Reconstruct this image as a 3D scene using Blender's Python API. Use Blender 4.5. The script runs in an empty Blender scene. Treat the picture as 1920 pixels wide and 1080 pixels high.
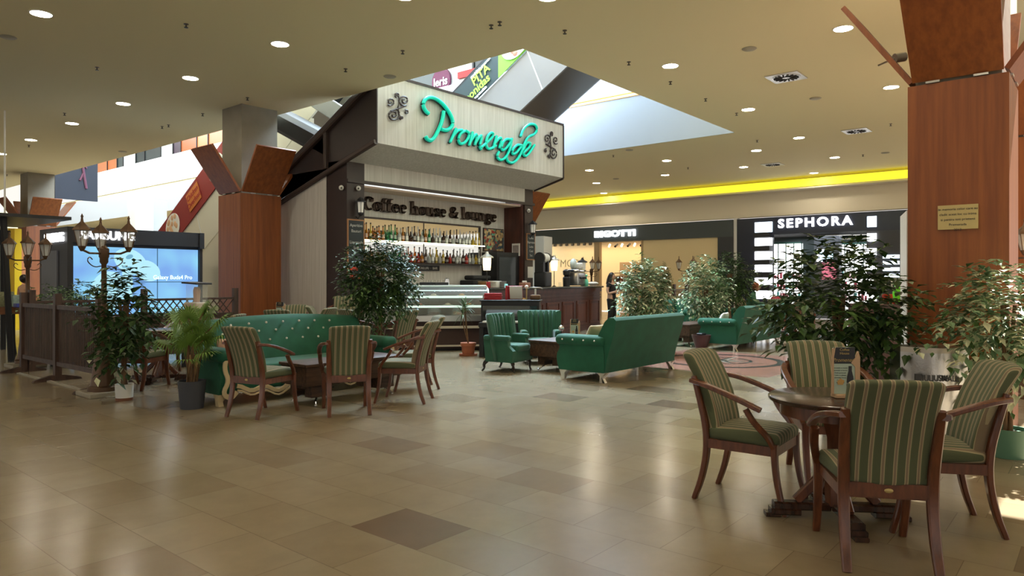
import bpy, bmesh, math, random
from math import sin, cos, pi, radians as rad, atan2, sqrt
from mathutils import Vector, Matrix, noise
random.seed(7)
sc = bpy.context.scene
# ---------------------------------------------------------------- camera
F_ = Vector((.766, .643, 0)).normalized()
R_ = Vector((F_.y, -F_.x, 0))
H = 1.48; FOC = 1330.0; HOR = 525.0
cd = bpy.data.cameras.new('camera'); cam = bpy.data.objects.new('camera', cd)
sc.collection.objects.link(cam); sc.camera = cam
cam.location = (0, 0, H)
cam.rotation_euler = (pi/2, 0, atan2(F_.y, F_.x) - pi/2)
cd.sensor_width = 36; cd.lens = 36*FOC/1920
cd.shift_y = -(540-HOR)/1920
cd.clip_end = 300
# ---------------------------------------------------------------- world, exposure, big lights
w = bpy.data.worlds.new('world'); sc.world = w; w.use_nodes = True
bg = w.node_tree.nodes['Background']
bg.inputs[0].default_value = (1.0, .97, .9, 1); bg.inputs[1].default_value = 1.05
sc.view_settings.view_transform = 'Standard'; sc.view_settings.look = 'None'
sc.view_settings.gamma = 1; sc.view_settings.exposure = -0.06
sc.view_settings.use_curve_mapping = False
try:
    sc.cycles.max_bounces = 7; sc.cycles.diffuse_bounces = 4; sc.cycles.glossy_bounces = 4
    sc.cycles.transmission_bounces = 6; sc.cycles.transparent_max_bounces = 10
    sc.cycles.sample_clamp_indirect = 4; sc.cycles.use_denoising = True
    sc.cycles.caustics_reflective = False; sc.cycles.caustics_refractive = False
except Exception: pass
def light(name, kind, loc, power, col, size=None, sy=None, tgt=None):
    l = bpy.data.lights.new(name, kind); l.energy = power; l.color = col
    o = bpy.data.objects.new(name, l); sc.collection.objects.link(o); o.location = loc
    if size:
        l.size = size
        if sy: l.shape = 'RECTANGLE'; l.size_y = sy
    if tgt is not None:
        o.rotation_euler = (Vector(tgt)-Vector(loc)).to_track_quat('-Z', 'Y').to_euler()
    return o
light('skylight_daylight', 'AREA', (13.4, 38, 13.3), 12000, (.84, .94, 1.0), 8.6, 40, (13.4, 38, 0))
light('atrium_fill', 'AREA', (13.4, 11.5, 13.3), 21000, (.60, .80, 1.0), 8.6, 12, (11.4, 9.0, 0))  # unseen area lamp added to brighten the floor before the kiosk
sun = bpy.data.lights.new('sun', 'SUN'); sun.energy = 26; sun.color = (1, .96, .88); sun.angle = .012
so = bpy.data.objects.new('sun', sun); sc.collection.objects.link(so)
so.rotation_euler = Vector((-3.7, .6, -5.3)).to_track_quat('-Z', 'Y').to_euler()

# ---------------------------------------------------------------- coordinates
def W(lat, D): return (F_*D + R_*lat).to_2d()
def FL(px, py, z=0):
    D = FOC*(H-z)/(py-HOR); p = F_*D + R_*((px-960)/FOC*D); return Vector((p.x, p.y))
def PD(px, D): p = F_*D + R_*((px-960)/FOC*D); return Vector((p.x, p.y))
def ray(px, py): return F_ + R_*((px-960)/FOC) + Vector((0, 0, (HOR-py)/FOC))
def ONX(px, py, x): r = ray(px, py); t = x/r.x; return Vector((x, r.y*t, H+r.z*t))
def ONY(px, py, y): r = ray(px, py); t = y/r.y; return Vector((r.x*t, y, H+r.z*t))
def ONZ(px, py, z): r = ray(px, py); t = (z-H)/r.z; return Vector((r.x*t, r.y*t, z))
def face_rot(r, f): v = R_*r + F_*f; return atan2(v.y, v.x) - pi/2

# ---------------------------------------------------------------- materials
MATS = {}
def mat(name, col, rough=.5, metal=0, emit=0, ecol=None, spec=None, bump=0, bscale=40, var=0, vscale=6, alpha=1, trans=0, ior=1.45, sheen=0, coat=0):
    if name in MATS: return MATS[name]
    m = bpy.data.materials.new(name); m.use_nodes = True; nt = m.node_tree
    b = nt.nodes['Principled BSDF']; I = b.inputs
    I['Base Color'].default_value = (*col, 1); I['Roughness'].default_value = rough; I['Metallic'].default_value = metal
    if spec is not None: I['Specular IOR Level'].default_value = spec
    if emit: I['Emission Color'].default_value = (*(ecol or col), 1); I['Emission Strength'].default_value = emit
    I['Alpha'].default_value = alpha; I['IOR'].default_value = ior
    if trans: I['Transmission Weight'].default_value = trans
    if sheen: I['Sheen Weight'].default_value = sheen; I['Sheen Roughness'].default_value = .4
    if coat: I['Coat Weight'].default_value = coat; I['Coat Roughness'].default_value = .08
    tc = nt.nodes.new('ShaderNodeTexCoord')
    n = nt.nodes.new('ShaderNodeTexNoise'); n.inputs['Scale'].default_value = vscale; n.inputs['Detail'].default_value = 4
    nt.links.new(tc.outputs['Object'], n.inputs['Vector'])
    if var:
        r = nt.nodes.new('ShaderNodeMapRange'); r.inputs[3].default_value = 1-var; r.inputs[4].default_value = 1+var
        nt.links.new(n.outputs[0], r.inputs[0])
        mx = nt.nodes.new('ShaderNodeMix'); mx.data_type = 'RGBA'; mx.blend_type = 'MULTIPLY'; mx.inputs[0].default_value = 1
        mx.inputs[6].default_value = (*col, 1); nt.links.new(r.outputs[0], mx.inputs[7]); nt.links.new(mx.outputs[2], I['Base Color'])
    if bump:
        n2 = nt.nodes.new('ShaderNodeTexNoise'); n2.inputs['Scale'].default_value = bscale; n2.inputs['Detail'].default_value = 3
        nt.links.new(tc.outputs['Object'], n2.inputs['Vector'])
        bp = nt.nodes.new('ShaderNodeBump'); bp.inputs['Strength'].default_value = bump; bp.inputs['Distance'].default_value = .01
        nt.links.new(n2.outputs[0], bp.inputs['Height']); nt.links.new(bp.outputs[0], I['Normal'])
    MATS[name] = m; return m
def wood(name, c1, c2, rough=.4, scale=(18, 18, 1.2), coat=0):
    if name in MATS: return MATS[name]
    m = bpy.data.materials.new(name); m.use_nodes = True; nt = m.node_tree; b = nt.nodes['Principled BSDF']
    tc = nt.nodes.new('ShaderNodeTexCoord'); mp = nt.nodes.new('ShaderNodeMapping'); mp.inputs['Scale'].default_value = scale
    n = nt.nodes.new('ShaderNodeTexNoise'); n.inputs['Scale'].default_value = 1; n.inputs['Detail'].default_value = 5; n.inputs['Roughness'].default_value = .6
    cr = nt.nodes.new('ShaderNodeValToRGB'); cr.color_ramp.elements[0].position = .35; cr.color_ramp.elements[1].position = .68
    cr.color_ramp.elements[0].color = (*c1, 1); cr.color_ramp.elements[1].color = (*c2, 1)
    L = nt.links.new
    L(tc.outputs['Object'], mp.inputs[0]); L(mp.outputs[0], n.inputs['Vector']); L(n.outputs[0], cr.inputs[0]); L(cr.outputs[0], b.inputs['Base Color'])
    b.inputs['Roughness'].default_value = rough
    if coat: b.inputs['Coat Weight'].default_value = coat; b.inputs['Coat Roughness'].default_value = .1
    MATS[name] = m; return m
def stripes():
    m = bpy.data.materials.new('striped_fabric'); m.use_nodes = True; nt = m.node_tree; b = nt.nodes['Principled BSDF']; L = nt.links.new
    tc = nt.nodes.new('ShaderNodeTexCoord'); s = nt.nodes.new('ShaderNodeSeparateXYZ'); L(tc.outputs['Object'], s.inputs[0])
    a = nt.nodes.new('ShaderNodeMath'); a.operation = 'MULTIPLY_ADD'; a.inputs[1].default_value = 1/.058; a.inputs[2].default_value = 20.25
    L(s.outputs[0], a.inputs[0]); f = nt.nodes.new('ShaderNodeMath'); f.operation = 'FRACT'; L(a.outputs[0], f.inputs[0])
    cr = nt.nodes.new('ShaderNodeValToRGB'); cr.color_ramp.interpolation = 'CONSTANT'; e = cr.color_ramp.elements
    G = (.085, .10, .052, 1); Y = (.36, .31, .19, 1); B = (.21, .16, .105, 1)
    e[0].position = 0; e[0].color = G; e[1].position = .5; e[1].color = Y
    for p, c in ((.57, B), (.76, Y), (.83, (.1, .12, .06, 1)), (.9, G)):
        k = e.new(p); k.color = c
    L(f.outputs[0], cr.inputs[0]); L(cr.outputs[0], b.inputs['Base Color'])
    b.inputs['Roughness'].default_value = .9; b.inputs['Sheen Weight'].default_value = .05
    n2 = nt.nodes.new('ShaderNodeTexNoise'); n2.inputs['Scale'].default_value = 300
    bp = nt.nodes.new('ShaderNodeBump'); bp.inputs['Strength'].default_value = .2; bp.inputs['Distance'].default_value = .003
    L(tc.outputs['Object'], n2.inputs['Vector']); L(n2.outputs[0], bp.inputs['Height']); L(bp.outputs[0], b.inputs['Normal'])
    return m
def floor_mat():
    m = bpy.data.materials.new('stone_tiles'); m.use_nodes = True; nt = m.node_tree; b = nt.nodes['Principled BSDF']; L = nt.links.new
    def M(op, a, bb=None, c=None):
        n = nt.nodes.new('ShaderNodeMath'); n.operation = op
        for i, v in enumerate((a, bb, c)):
            if v is None: continue
            if isinstance(v, (int, float)): n.inputs[i].default_value = v
            else: L(v, n.inputs[i])
        return n.outputs[0]
    tc = nt.nodes.new('ShaderNodeTexCoord'); s = nt.nodes.new('ShaderNodeSeparateXYZ'); L(tc.outputs['Object'], s.inputs[0])
    TX, TY = .44, .58
    u = M('DIVIDE', s.outputs[0], TX); iu = M('FLOOR', u); fu = M('FRACT', u)
    v = M('ADD', M('DIVIDE', s.outputs[1], TY), M('MULTIPLY', M('MODULO', iu, 3), .37)); iv = M('FLOOR', v); fv = M('FRACT', v)
    cb = nt.nodes.new('ShaderNodeCombineXYZ'); L(iu, cb.inputs[0]); L(iv, cb.inputs[1])
    wn = nt.nodes.new('ShaderNodeTexWhiteNoise'); wn.noise_dimensions = '2D'; L(cb.outputs[0], wn.inputs['Vector'])
    cr = nt.nodes.new('ShaderNodeValToRGB'); e = cr.color_ramp.elements
    e[0].position = 0; e[0].color = (.238, .190, .122, 1); e[1].position = 1; e[1].color = (.135, .09, .058, 1)
    for p, c in ((.3, (.262, .211, .138, 1)), (.62, (.247, .198, .128, 1)), (.86, (.232, .182, .116, 1)), (.955, (.210, .160, .102, 1)), (.985, (.155, .112, .072, 1))):
        k = e.new(p); k.color = c
    L(wn.outputs['Value'], cr.inputs[0])
    n = nt.nodes.new('ShaderNodeTexNoise'); n.inputs['Scale'].default_value = 3.5; n.inputs['Detail'].default_value = 8; n.inputs['Roughness'].default_value = .65
    L(tc.outputs['Object'], n.inputs['Vector'])
    r = nt.nodes.new('ShaderNodeMapRange'); r.inputs[3].default_value = .82; r.inputs[4].default_value = 1.18; L(n.outputs[0], r.inputs[0])
    mx = nt.nodes.new('ShaderNodeMix'); mx.data_type = 'RGBA'; mx.blend_type = 'MULTIPLY'; mx.inputs[0].default_value = 1
    L(cr.outputs[0], mx.inputs[6]); L(r.outputs[0], mx.inputs[7])
    # grout
    gu = M('MINIMUM', fu, M('SUBTRACT', 1, fu)); gv = M('MINIMUM', fv, M('SUBTRACT', 1, fv))
    g = M('MINIMUM', M('MULTIPLY', gu, TX), M('MULTIPLY', gv, TY)); gl = M('LESS_THAN', g, .0022)
    mg = nt.nodes.new('ShaderNodeMix'); mg.data_type = 'RGBA'; L(M('MULTIPLY', gl, .55), mg.inputs[0]); L(mx.outputs[2], mg.inputs[6]); mg.inputs[7].default_value = (.09, .07, .045, 1)
    L(mg.outputs[2], b.inputs['Base Color'])
    n3 = nt.nodes.new('ShaderNodeTexNoise'); n3.inputs['Scale'].default_value = 1.3; n3.inputs['Detail'].default_value = 6
    L(tc.outputs['Object'], n3.inputs['Vector'])
    rr = nt.nodes.new('ShaderNodeMapRange'); rr.inputs[3].default_value = .12; rr.inputs[4].default_value = .3; L(n3.outputs[0], rr.inputs[0])
    L(rr.outputs[0], b.inputs['Roughness']); b.inputs['Specular IOR Level'].default_value = .32
    n4 = nt.nodes.new('ShaderNodeTexNoise'); n4.inputs['Scale'].default_value = 1.1; L(tc.outputs['Object'], n4.inputs['Vector'])
    bp = nt.nodes.new('ShaderNodeBump'); bp.inputs['Strength'].default_value = .12; bp.inputs['Distance'].default_value = .02
    L(n4.outputs[0], bp.inputs['Height']); L(bp.outputs[0], b.inputs['Normal'])
    return m
STRIPE = stripes(); FLOOR = floor_mat()
CEIL = mat('ceiling_paint', (.87, .79, .54), .9)
CEILW = mat('white_paint', (.8, .8, .8), .8)
BEIGE = mat('beige_wall', (.70, .64, .53), .85)
ORANGE = wood('orange_veneer', (.175, .043, .008), (.27, .078, .015), .5, (14, 14, .7))
CONC = mat('concrete', (.26, .23, .18), .9, var=.2, vscale=3, bump=.3, bscale=12)
DKBR = mat('dark_brown_paint', (.030, .017, .015), .45, var=.15)
MAHOG = wood('mahogany', (.042, .012, .009), (.085, .024, .016), .42, (6, 6, 1.2))
CHW = wood('chair_wood', (.075, .022, .010), (.16, .05, .02), .3, (25, 25, 5), .2)
TABW = wood('table_wood', (.02, .009, .006), (.06, .024, .013), .24, (30, 4, 4), .2)
BOXW = wood('rustic_wood', (.03, .014, .007), (.09, .043, .02), .6, (3, 26, 26))
PANELW = wood('pale_laminate', (.47, .445, .41), (.60, .575, .54), .6, (22, 22, .8))
VELV = mat('green_velvet', (.007, .085, .045), .8, sheen=.12, var=.4, vscale=5)
VELV2 = mat('sage_velvet', (.022, .10, .062), .8, sheen=.25, var=.25, vscale=7)
CREAM = mat('cream_lacquer', (.62, .5, .3), .35)
SILV = mat('silver_paint', (.62, .6, .55), .3, .6)
CHROME = mat('chrome', (.75, .75, .75), .12, 1)
STEEL = mat('brushed_steel', (.6, .58, .55), .28, 1, bump=.1, bscale=80)
DSTEEL = mat('dark_steel', (.16, .14, .12), .3, .9)
BLACK = mat('black_paint', (.012, .012, .014), .4)
BLACKM = mat('black_matte', (.02, .02, .022), .8)
DGREY = mat('dark_grey_panel', (.035, .037, .045), .6)
BRONZE = mat('bronze_paint', (.11, .06, .03), .4, .4)
GLASS = mat('clear_glass', (.92, .98, .97), .02, trans=1, ior=1.08)
GLASSE = mat('glass_edge', (.35, .6, .52), .1, alpha=.6)
MIRROR = mat('mirror', (.85, .85, .82), .02, 1)
LEAF = mat('leaf_dark', (.03, .068, .018), .45, var=.4)
LEAFM = mat('leaf_mid', (.065, .13, .03), .45, var=.3)
LEAFG = mat('leaf_green', (.15, .25, .13), .5, var=.3)
LEAFC = mat('leaf_cream', (.62, .64, .44), .5, var=.2)
PALM = mat('palm_leaf', (.13, .23, .04), .5, var=.3)
BARK = mat('bark', (.16, .09, .045), .8, var=.3, vscale=20)
SOIL = mat('soil', (.03, .02, .012), .95, bump=.5)
WHITE = mat('white_plastic', (.75, .74, .7), .4)
TERRA = mat('terracotta', (.36, .12, .06), .7)
LAMP = mat('downlight_glow', (1, .93, .75), .5, emit=165, ecol=(1, .88, .66))
GLOWW = mat('sign_white_glow', (1, 1, 1), .5, emit=5, ecol=(.95, .97, 1))
GLOWB = mat('lit_panel_glow', (.8, .9, 1), .5, emit=2.6, ecol=(.72, .88, 1))
GLOWY = mat('warm_glow', (1, .8, .45), .5, emit=3, ecol=(1, .78, .42))
COVE = mat('yellow_cove_glow', (.9, .8, .05), .5, emit=1.3, ecol=(.9, .82, .03))
STONE = mat('pale_stone', (.36, .32, .24), .5, var=.15)
SKIN = mat('skin', (.5, .29, .2), .5)
HAIR = mat('dark_hair', (.018, .010, .008), .4)
RED = mat('red', (.35, .02, .03), .6)
BLKC = mat('black_cloth', (.012, .012, .014), .85)

# ---------------------------------------------------------------- mesh builder
col = sc.collection
class MB:
    def __init__(s): s.v = []; s.f = []; s.mi = []; s.cur = 0
    def add(s, vs, fs):
        o = len(s.v); s.v += [tuple(p) for p in vs]; s.f += [tuple(i+o for i in f) for f in fs]; s.mi += [s.cur]*len(fs); return s
    def box(s, x0, x1, y0, y1, z0, z1):
        return s.add([(x0,y0,z0),(x1,y0,z0),(x1,y1,z0),(x0,y1,z0),(x0,y0,z1),(x1,y0,z1),(x1,y1,z1),(x0,y1,z1)],
                     [(0,3,2,1),(4,5,6,7),(0,1,5,4),(1,2,6,5),(2,3,7,6),(3,0,4,7)])
    def cbox(s, c, sz, rz=0, m=None):
        hx, hy, hz = sz[0]/2, sz[1]/2, sz[2]/2; vs = []
        for z in (-hz, hz):
            for x, y in ((-hx,-hy),(hx,-hy),(hx,hy),(-hx,hy)):
                p = Vector((x, y, z))
                if m is not None: p = m @ p
                if rz: p = Vector((p.x*cos(rz)-p.y*sin(rz), p.x*sin(rz)+p.y*cos(rz), p.z))
                vs.append(p+Vector(c))
        return s.add(vs, [(0,3,2,1),(4,5,6,7),(0,1,5,4),(1,2,6,5),(2,3,7,6),(3,0,4,7)])
    def prism(s, poly, d):                       # poly: list of 3d points, d: extrusion vector
        n = len(poly); d = Vector(d); a = [Vector(p) for p in poly]
        return s.add(a+[p+d for p in a], [tuple(range(n))[::-1], tuple(range(n, 2*n))] + [(i, (i+1) % n, n+(i+1) % n, n+i) for i in range(n)])
    def rbox(s, c, sz, r=.02, n=2, mid=3, fn=None, rz=0):
        key = {}; vs = []; fs = []
        h = [q/2 for q in sz]; r = min(r, min(h)*.98)
        def ax(hh):
            a = [-hh + r*(1-cos(pi/2*k/n)) if False else -hh + r*k/n for k in range(n+1)]
            m_ = [(-hh+r) + (2*hh-2*r)*k/mid for k in range(1, mid)]
            return a + m_ + [-q for q in reversed(a)]
        A = [ax(q) for q in h]
        def vid(p):
            k = tuple(round(q, 6) for q in p)
            if k not in key:
                key[k] = len(vs); q = Vector(p)
                cc = Vector([max(-(h[i]-r), min(h[i]-r, p[i])) for i in range(3)]); d = q-cc
                if d.length > 1e-9: q = cc + d.normalized()*r
                if fn: q = Vector(fn(q))
                if rz: q = Vector((q.x*cos(rz)-q.y*sin(rz), q.x*sin(rz)+q.y*cos(rz), q.z))
                vs.append(q+Vector(c))
            return key[k]
        for a in range(3):
            b, d = (a+1) % 3, (a+2) % 3
            for sg in (-1, 1):
                for i in range(len(A[b])-1):
                    for j in range(len(A[d])-1):
                        q = []
                        for (ii, jj) in ((i, j), (i+1, j), (i+1, j+1), (i, j+1)):
                            p = [0, 0, 0]; p[a] = sg*h[a]; p[b] = A[b][ii]; p[d] = A[d][jj]; q.append(vid(p))
                        fs.append(tuple(q if sg > 0 else q[::-1]))
        return s.add(vs, fs)
    def sweep(s, path, sec, ref=(0, 0, 1), scale=None, closed=False):
        P = [Vector(p) for p in path]; n = len(P); k = len(sec); vs = []; ref = Vector(ref)
        for i, p in enumerate(P):
            if closed: t = P[(i+1) % n]-P[i-1]
            else: t = P[min(i+1, n-1)]-P[max(i-1, 0)]
            if t.length < 1e-9: t = Vector((0, 0, 1))
            t.normalize(); a = ref.cross(t)
            if a.length < .05: a = Vector((1, 0, 0)).cross(t)
            if a.length < .05: a = Vector((0, 1, 0)).cross(t)
            a.normalize(); b = t.cross(a); sc_ = scale[i] if scale else 1
            for (x, y) in sec: vs.append(p+(a*x+b*y)*sc_)
        fs = []
        for i in range(n if closed else n-1):
            j = (i+1) % n
            for q in range(k): fs.append((i*k+q, i*k+(q+1) % k, j*k+(q+1) % k, j*k+q))
        if not closed: fs += [tuple(range(k))[::-1], tuple(range((n-1)*k, n*k))]
        return s.add(vs, fs)
    def tube(s, path, r, seg=8, scale=None, closed=False):
        if isinstance(r, (list, tuple)): scale = r; r = 1
        return s.sweep(path, [(r*cos(2*pi*i/seg), r*sin(2*pi*i/seg)) for i in range(seg)], scale=scale, closed=closed)
    def bar(s, path, w_, h_, ref=(0, 0, 1), scale=None):
        c = min(w_, h_)*.2; x, y = w_/2, h_/2
        return s.sweep(path, [(x-c, y), (-x+c, y), (-x, y-c), (-x, -y+c), (-x+c, -y), (x-c, -y), (x, -y+c), (x, y-c)], ref, scale)
    def lathe(s, prof, c=(0, 0, 0), seg=20, flute=0, fn_=8, cap=True):
        vs = []; fs = []; n = len(prof)
        for (r, z) in prof:
            for i in range(seg):
                a = 2*pi*i/seg; rr = r*(1+flute*cos(fn_*a)) if flute else r
                vs.append((c[0]+rr*cos(a), c[1]+rr*sin(a), c[2]+z))
        for i in range(n-1):
            for q in range(seg): fs.append((i*seg+q, i*seg+(q+1) % seg, (i+1)*seg+(q+1) % seg, (i+1)*seg+q))
        if cap: fs += [tuple(range(seg))[::-1], tuple(range((n-1)*seg, n*seg))]
        return s.add(vs, fs)
    def ball(s, c, r, seg=10, rings=6, sq=(1, 1, 1)):
        pr = [(max(1e-4, r*sin(pi*i/rings)), -r*cos(pi*i/rings)) for i in range(rings+1)]
        o = len(s.v); s.lathe(pr, (0, 0, 0), seg)
        for i in range(o, len(s.v)):
            v = s.v[i]; s.v[i] = (c[0]+v[0]*sq[0], c[1]+v[1]*sq[1], c[2]+v[2]*sq[2])
        return s
    def mesh(s, m, tr=None):
        vs = [tuple(tr @ v.co) if tr else tuple(v.co) for v in m.vertices]
        return s.add(vs, [tuple(p.vertices) for p in m.polygons])
    def build(s, name, m, parent=None, sharp=35, loc=None):
        me = bpy.data.meshes.new(name); me.from_pydata(s.v, [], s.f)
        for mm in (m if isinstance(m, (list, tuple)) else [m]): me.materials.append(mm)
        if any(s.mi): me.polygons.foreach_set('material_index', s.mi)
        bm = bmesh.new(); bm.from_mesh(me); bmesh.ops.recalc_face_normals(bm, faces=bm.faces); bm.to_mesh(me); bm.free()
        me.polygons.foreach_set('use_smooth', [True]*len(me.polygons))
        me.set_sharp_from_angle(angle=rad(sharp))
        o = bpy.data.objects.new(name, me); col.objects.link(o)
        if parent: o.parent = parent
        if loc: o.location = loc
        return o
def leafbuild(mb, name, mats, parent):
    me = bpy.data.meshes.new(name); me.from_pydata(mb.v, [], mb.f)
    for mm in mats: me.materials.append(mm)
    me.polygons.foreach_set('material_index', mb.mi)
    o = bpy.data.objects.new(name, me); col.objects.link(o); o.parent = parent; return o
def tag(o, label, cat, group=None, kind=None):
    if label: o['label'] = label
    if cat: o['category'] = cat
    if group: o['group'] = group
    if kind: o['kind'] = kind
    return o
def thing(name, label, cat, loc=(0, 0, 0), rz=0, group=None, s=1):
    o = bpy.data.objects.new(name, None); col.objects.link(o); o.empty_display_size = .1
    o.location = (loc[0], loc[1], loc[2] if len(loc) > 2 else 0); o.rotation_euler = (0, 0, rz); o.scale = (s, s, s)
    return tag(o, label, cat, group)
def struct(name, mb, m): o = mb.build(name, m); o['kind'] = 'structure'; return o
KIDS = {}
def copy_tree(o, parent=None, loc=None, rz=None, label=None, group=None, s=None):
    c = o.copy(); col.objects.link(c); c.parent = parent
    if loc is not None: c.location = (loc[0], loc[1], loc[2] if len(loc) > 2 else 0)
    if rz is not None: c.rotation_euler = (0, 0, rz)
    if s: c.scale = (s, s, s)
    if label: c['label'] = label
    if group: c['group'] = group
    elif label and 'group' in c and group == '': del c['group']
    for ch in list(o.children): copy_tree(ch, c)
    return c
def textmesh(body, size, ext=.01, off=0, space=1, shear=0, align='CENTER'):
    cu = bpy.data.curves.new('t', 'FONT'); cu.body = body; cu.size = size; cu.extrude = ext; cu.offset = off
    cu.space_character = space; cu.align_x = align; cu.resolution_u = 3; cu.shear = shear
    o = bpy.data.objects.new('t', cu); col.objects.link(o)
    dg = bpy.context.evaluated_depsgraph_get(); me = bpy.data.meshes.new_from_object(o.evaluated_get(dg))
    bpy.data.objects.remove(o); bpy.data.curves.remove(cu); return me
def text(name, body, size, pos, xdir, m, parent, ext=.01, off=0, space=1, shear=0, up=(0, 0, 1), width=None):
    me = textmesh(body, size, ext, off, space, shear)
    X = Vector(xdir).normalized(); U = Vector(up).normalized(); N = X.cross(U)
    xs = [v.co.x for v in me.vertices]
    k = width/(max(xs)-min(xs)) if (width and xs) else 1
    mb = MB(); P = Vector(pos)
    mb.add([P + X*(v.co.x*k) + U*v.co.y + N*v.co.z for v in me.vertices], [tuple(p.vertices) for p in me.polygons])
    bpy.data.meshes.remove(me)
    return mb.build(name, m, parent)
def arc(cx, cy, rx, ry, a0, a1, n=12): return [(cx+rx*cos(rad(a0+(a1-a0)*i/n)), cy+ry*sin(rad(a0+(a1-a0)*i/n))) for i in range(n+1)]
def smooth(P, it=2):
    P = [Vector(p) for p in P]
    for _ in range(it):
        Q = [P[0]]
        for a, b in zip(P, P[1:]): Q += [a*.75+b*.25, a*.25+b*.75]
        P = Q+[P[-1]]
    return P

# ================================================================ ROOM
CZ = 5.3
mb = MB(); mb.box(-14, 28, -16, 66, -.3, 0); struct('floor', mb, FLOOR)
mb = MB()
HX0, HX1, HY0 = 9.1, 17.8, 7.4
mb.box(-14, HX0, -16, 66, CZ, 6.9); mb.box(HX0, HX1, 1.2, HY0, CZ, 6.9); mb.box(HX1, 28, 1.2, 66, CZ, 6.9)
mb.box(HX0, HX1, 62, 66, CZ, 6.9); mb.box(20, 28, -16, 1.2, CZ, 6.9)
struct('ceiling', mb, CEIL)
mb = MB(); mb.box(HX1-.03, HX1-.001, HY0, 62, CZ, 6.75); struct('trim_1', mb, mat('fascia_paint', (.38, .4, .43), .7))
mb = MB(); mb.box(HX1-.05, HX1+.1, HY0, 62, 6.86, 8.35); struct('trim_2', mb, CEILW)
mb = MB(); mb.box(HX1-.045, HX1-.032, HY0+.1, 30, 6.76, 6.82)
tag(mb.build('led_strip', mat('amber_led', (1, .5, .15), .5, emit=4, ecol=(1, .5, .18))), 'thin amber light strip under the upper gallery edge', 'light')
mb = MB(); mb.box(5, 30, 4.5, 66, 13.5, 13.7); struct('roof', mb, CEILW)  # unseen solid slab, put in to keep the sun out of the atrium
XW = 27.5
mb = MB(); mb.box(XW, XW+.3, -16, 22, 3.95, CZ); struct('wall_right', mb, BEIGE)
mb = MB(); mb.box(26.9, 26.95, -2, 24, 4.93, 5.2); tag(mb.build('cove_light', COVE), 'yellow glowing cove light along the ceiling edge above the shopfronts', 'light')
mb = MB(); mb.box(26.95, XW, -2, 24, 4.86, 4.93); struct('trim_3', mb, BEIGE)
# upper gallery wall with shopfront bays
mb = MB(); mb.box(21.5, 21.8, 0, 66, 6.9, 13.5); struct('wall_gallery', mb, mat('gallery_wall', (.3, .38, .4), .5))
mb = MB(); mb.box(HX1, 21.5, 2, 66, 6.88, 6.9); struct('floor_gallery', mb, CEILW)
cols_ = [(.02, .03, .03), (.75, .8, .8), (.04, .06, .06), (.6, .16, .04), (.62, .2, .06), (.5, .1, .02), (.05, .03, .05), (.45, .5, .5), (.03, .04, .04)]
yy = 19.0; k = 0
bay_labels = ['dark glass', 'pale', 'black', 'orange', 'bright orange', 'deep orange', 'plum', 'grey', 'charcoal']
while yy < 63:
    wd = 1.1 + (k*37 % 5)*.35; c = cols_[k % 9]
    t = thing('gallery_shop_window', f'{bay_labels[k%9]} shop window bay on the upper gallery, number', 'shop window', (21.45, yy, 6.9), group='shop windows on the upper gallery')
    t['label'] = 'tall shop window on the upper gallery above the atrium'
    m_ = mat('bay_%d' % (k % 9), c, .3)
    MB().box(-.05, .04, 0, wd-.12, .1, 5.9).build('pane', m_, t)
    f_ = MB(); f_.box(-.1, .04, wd-.12, wd-.02, 0, 6); f_.box(-.1, .04, 0, wd-.12, 5.9, 6.0); f_.box(-.08, .04, 0, wd-.12, 3.6, 3.66); f_.build('frame', BLACK, t)
    yy += wd; k += 1
# round upper sign with red band
t = thing('gallery_sign', 'round purple shop sign with a red band on the upper gallery', 'sign', (21.2, 0, 0))
p = ONX(828, 152, 21.3)
mb = MB()
for i in range(1):
    pr = [(21.25, p.y+.55*cos(a), p.z+.55*sin(a)) for a in [2*pi*q/24 for q in range(24)]]
    mb.prism(pr, (.08, 0, 0))
o = mb.build('disc', mat('purple', (.12, .01, .06), .5)); o.parent = t; o.matrix_parent_inverse = t.matrix_basis.inverted()
o = text('lettering', 'Jeris', .5, (21.23, p.y, p.z-.2), (0, -1, 0), CEILW, None, off=.012); o.parent = t; o.matrix_parent_inverse = t.matrix_basis.inverted()
q0, q1 = ONX(850, 140, 21.05), ONX(900, 132, 21.05)
o = MB().box(21.3, 21.4, min(q0.y, q1.y)-1, max(q0.y, q1.y), q0.z-.12, q0.z+.15).build('band', mat('red_band', (.4, .02, .02), .5)); o.parent = t; o.matrix_parent_inverse = t.matrix_basis.inverted()
# far walls
mb = MB(); mb.box(-14, 28, 65.5, 65.8, 0, CZ); struct('wall_back', mb, CEILW)
mb = MB(); mb.box(XW, XW+.3, 22, 66, 0, CZ); struct('wall_far_right', mb, BEIGE)
mb = MB(); mb.box(29.5, 29.8, 3, 23, 0, 4); struct('wall_shop', mb, mat('shop_back', (.5, .4, .25), .8))
mb = MB(); mb.box(17.9, 18.6, 33.5, 34.2, 0, CZ); mb.build('x', CEILW); bpy.data.objects.remove(bpy.data.objects['x'])
for (px, D, w_, lab) in ((264, 33, .8, 'white square column far behind the lit video screen'), (290, 34, .8, 'grey square column behind the white one, past the video screen')):
    p = PD(px, D); tag(MB().box(p.x-w_/2, p.x+w_/2, p.y-w_/2, p.y+w_/2, 0, CZ).build('column', CEILW if px < 270 else mat('grey_col', (.45, .47, .48), .8)), lab, 'column')

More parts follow.
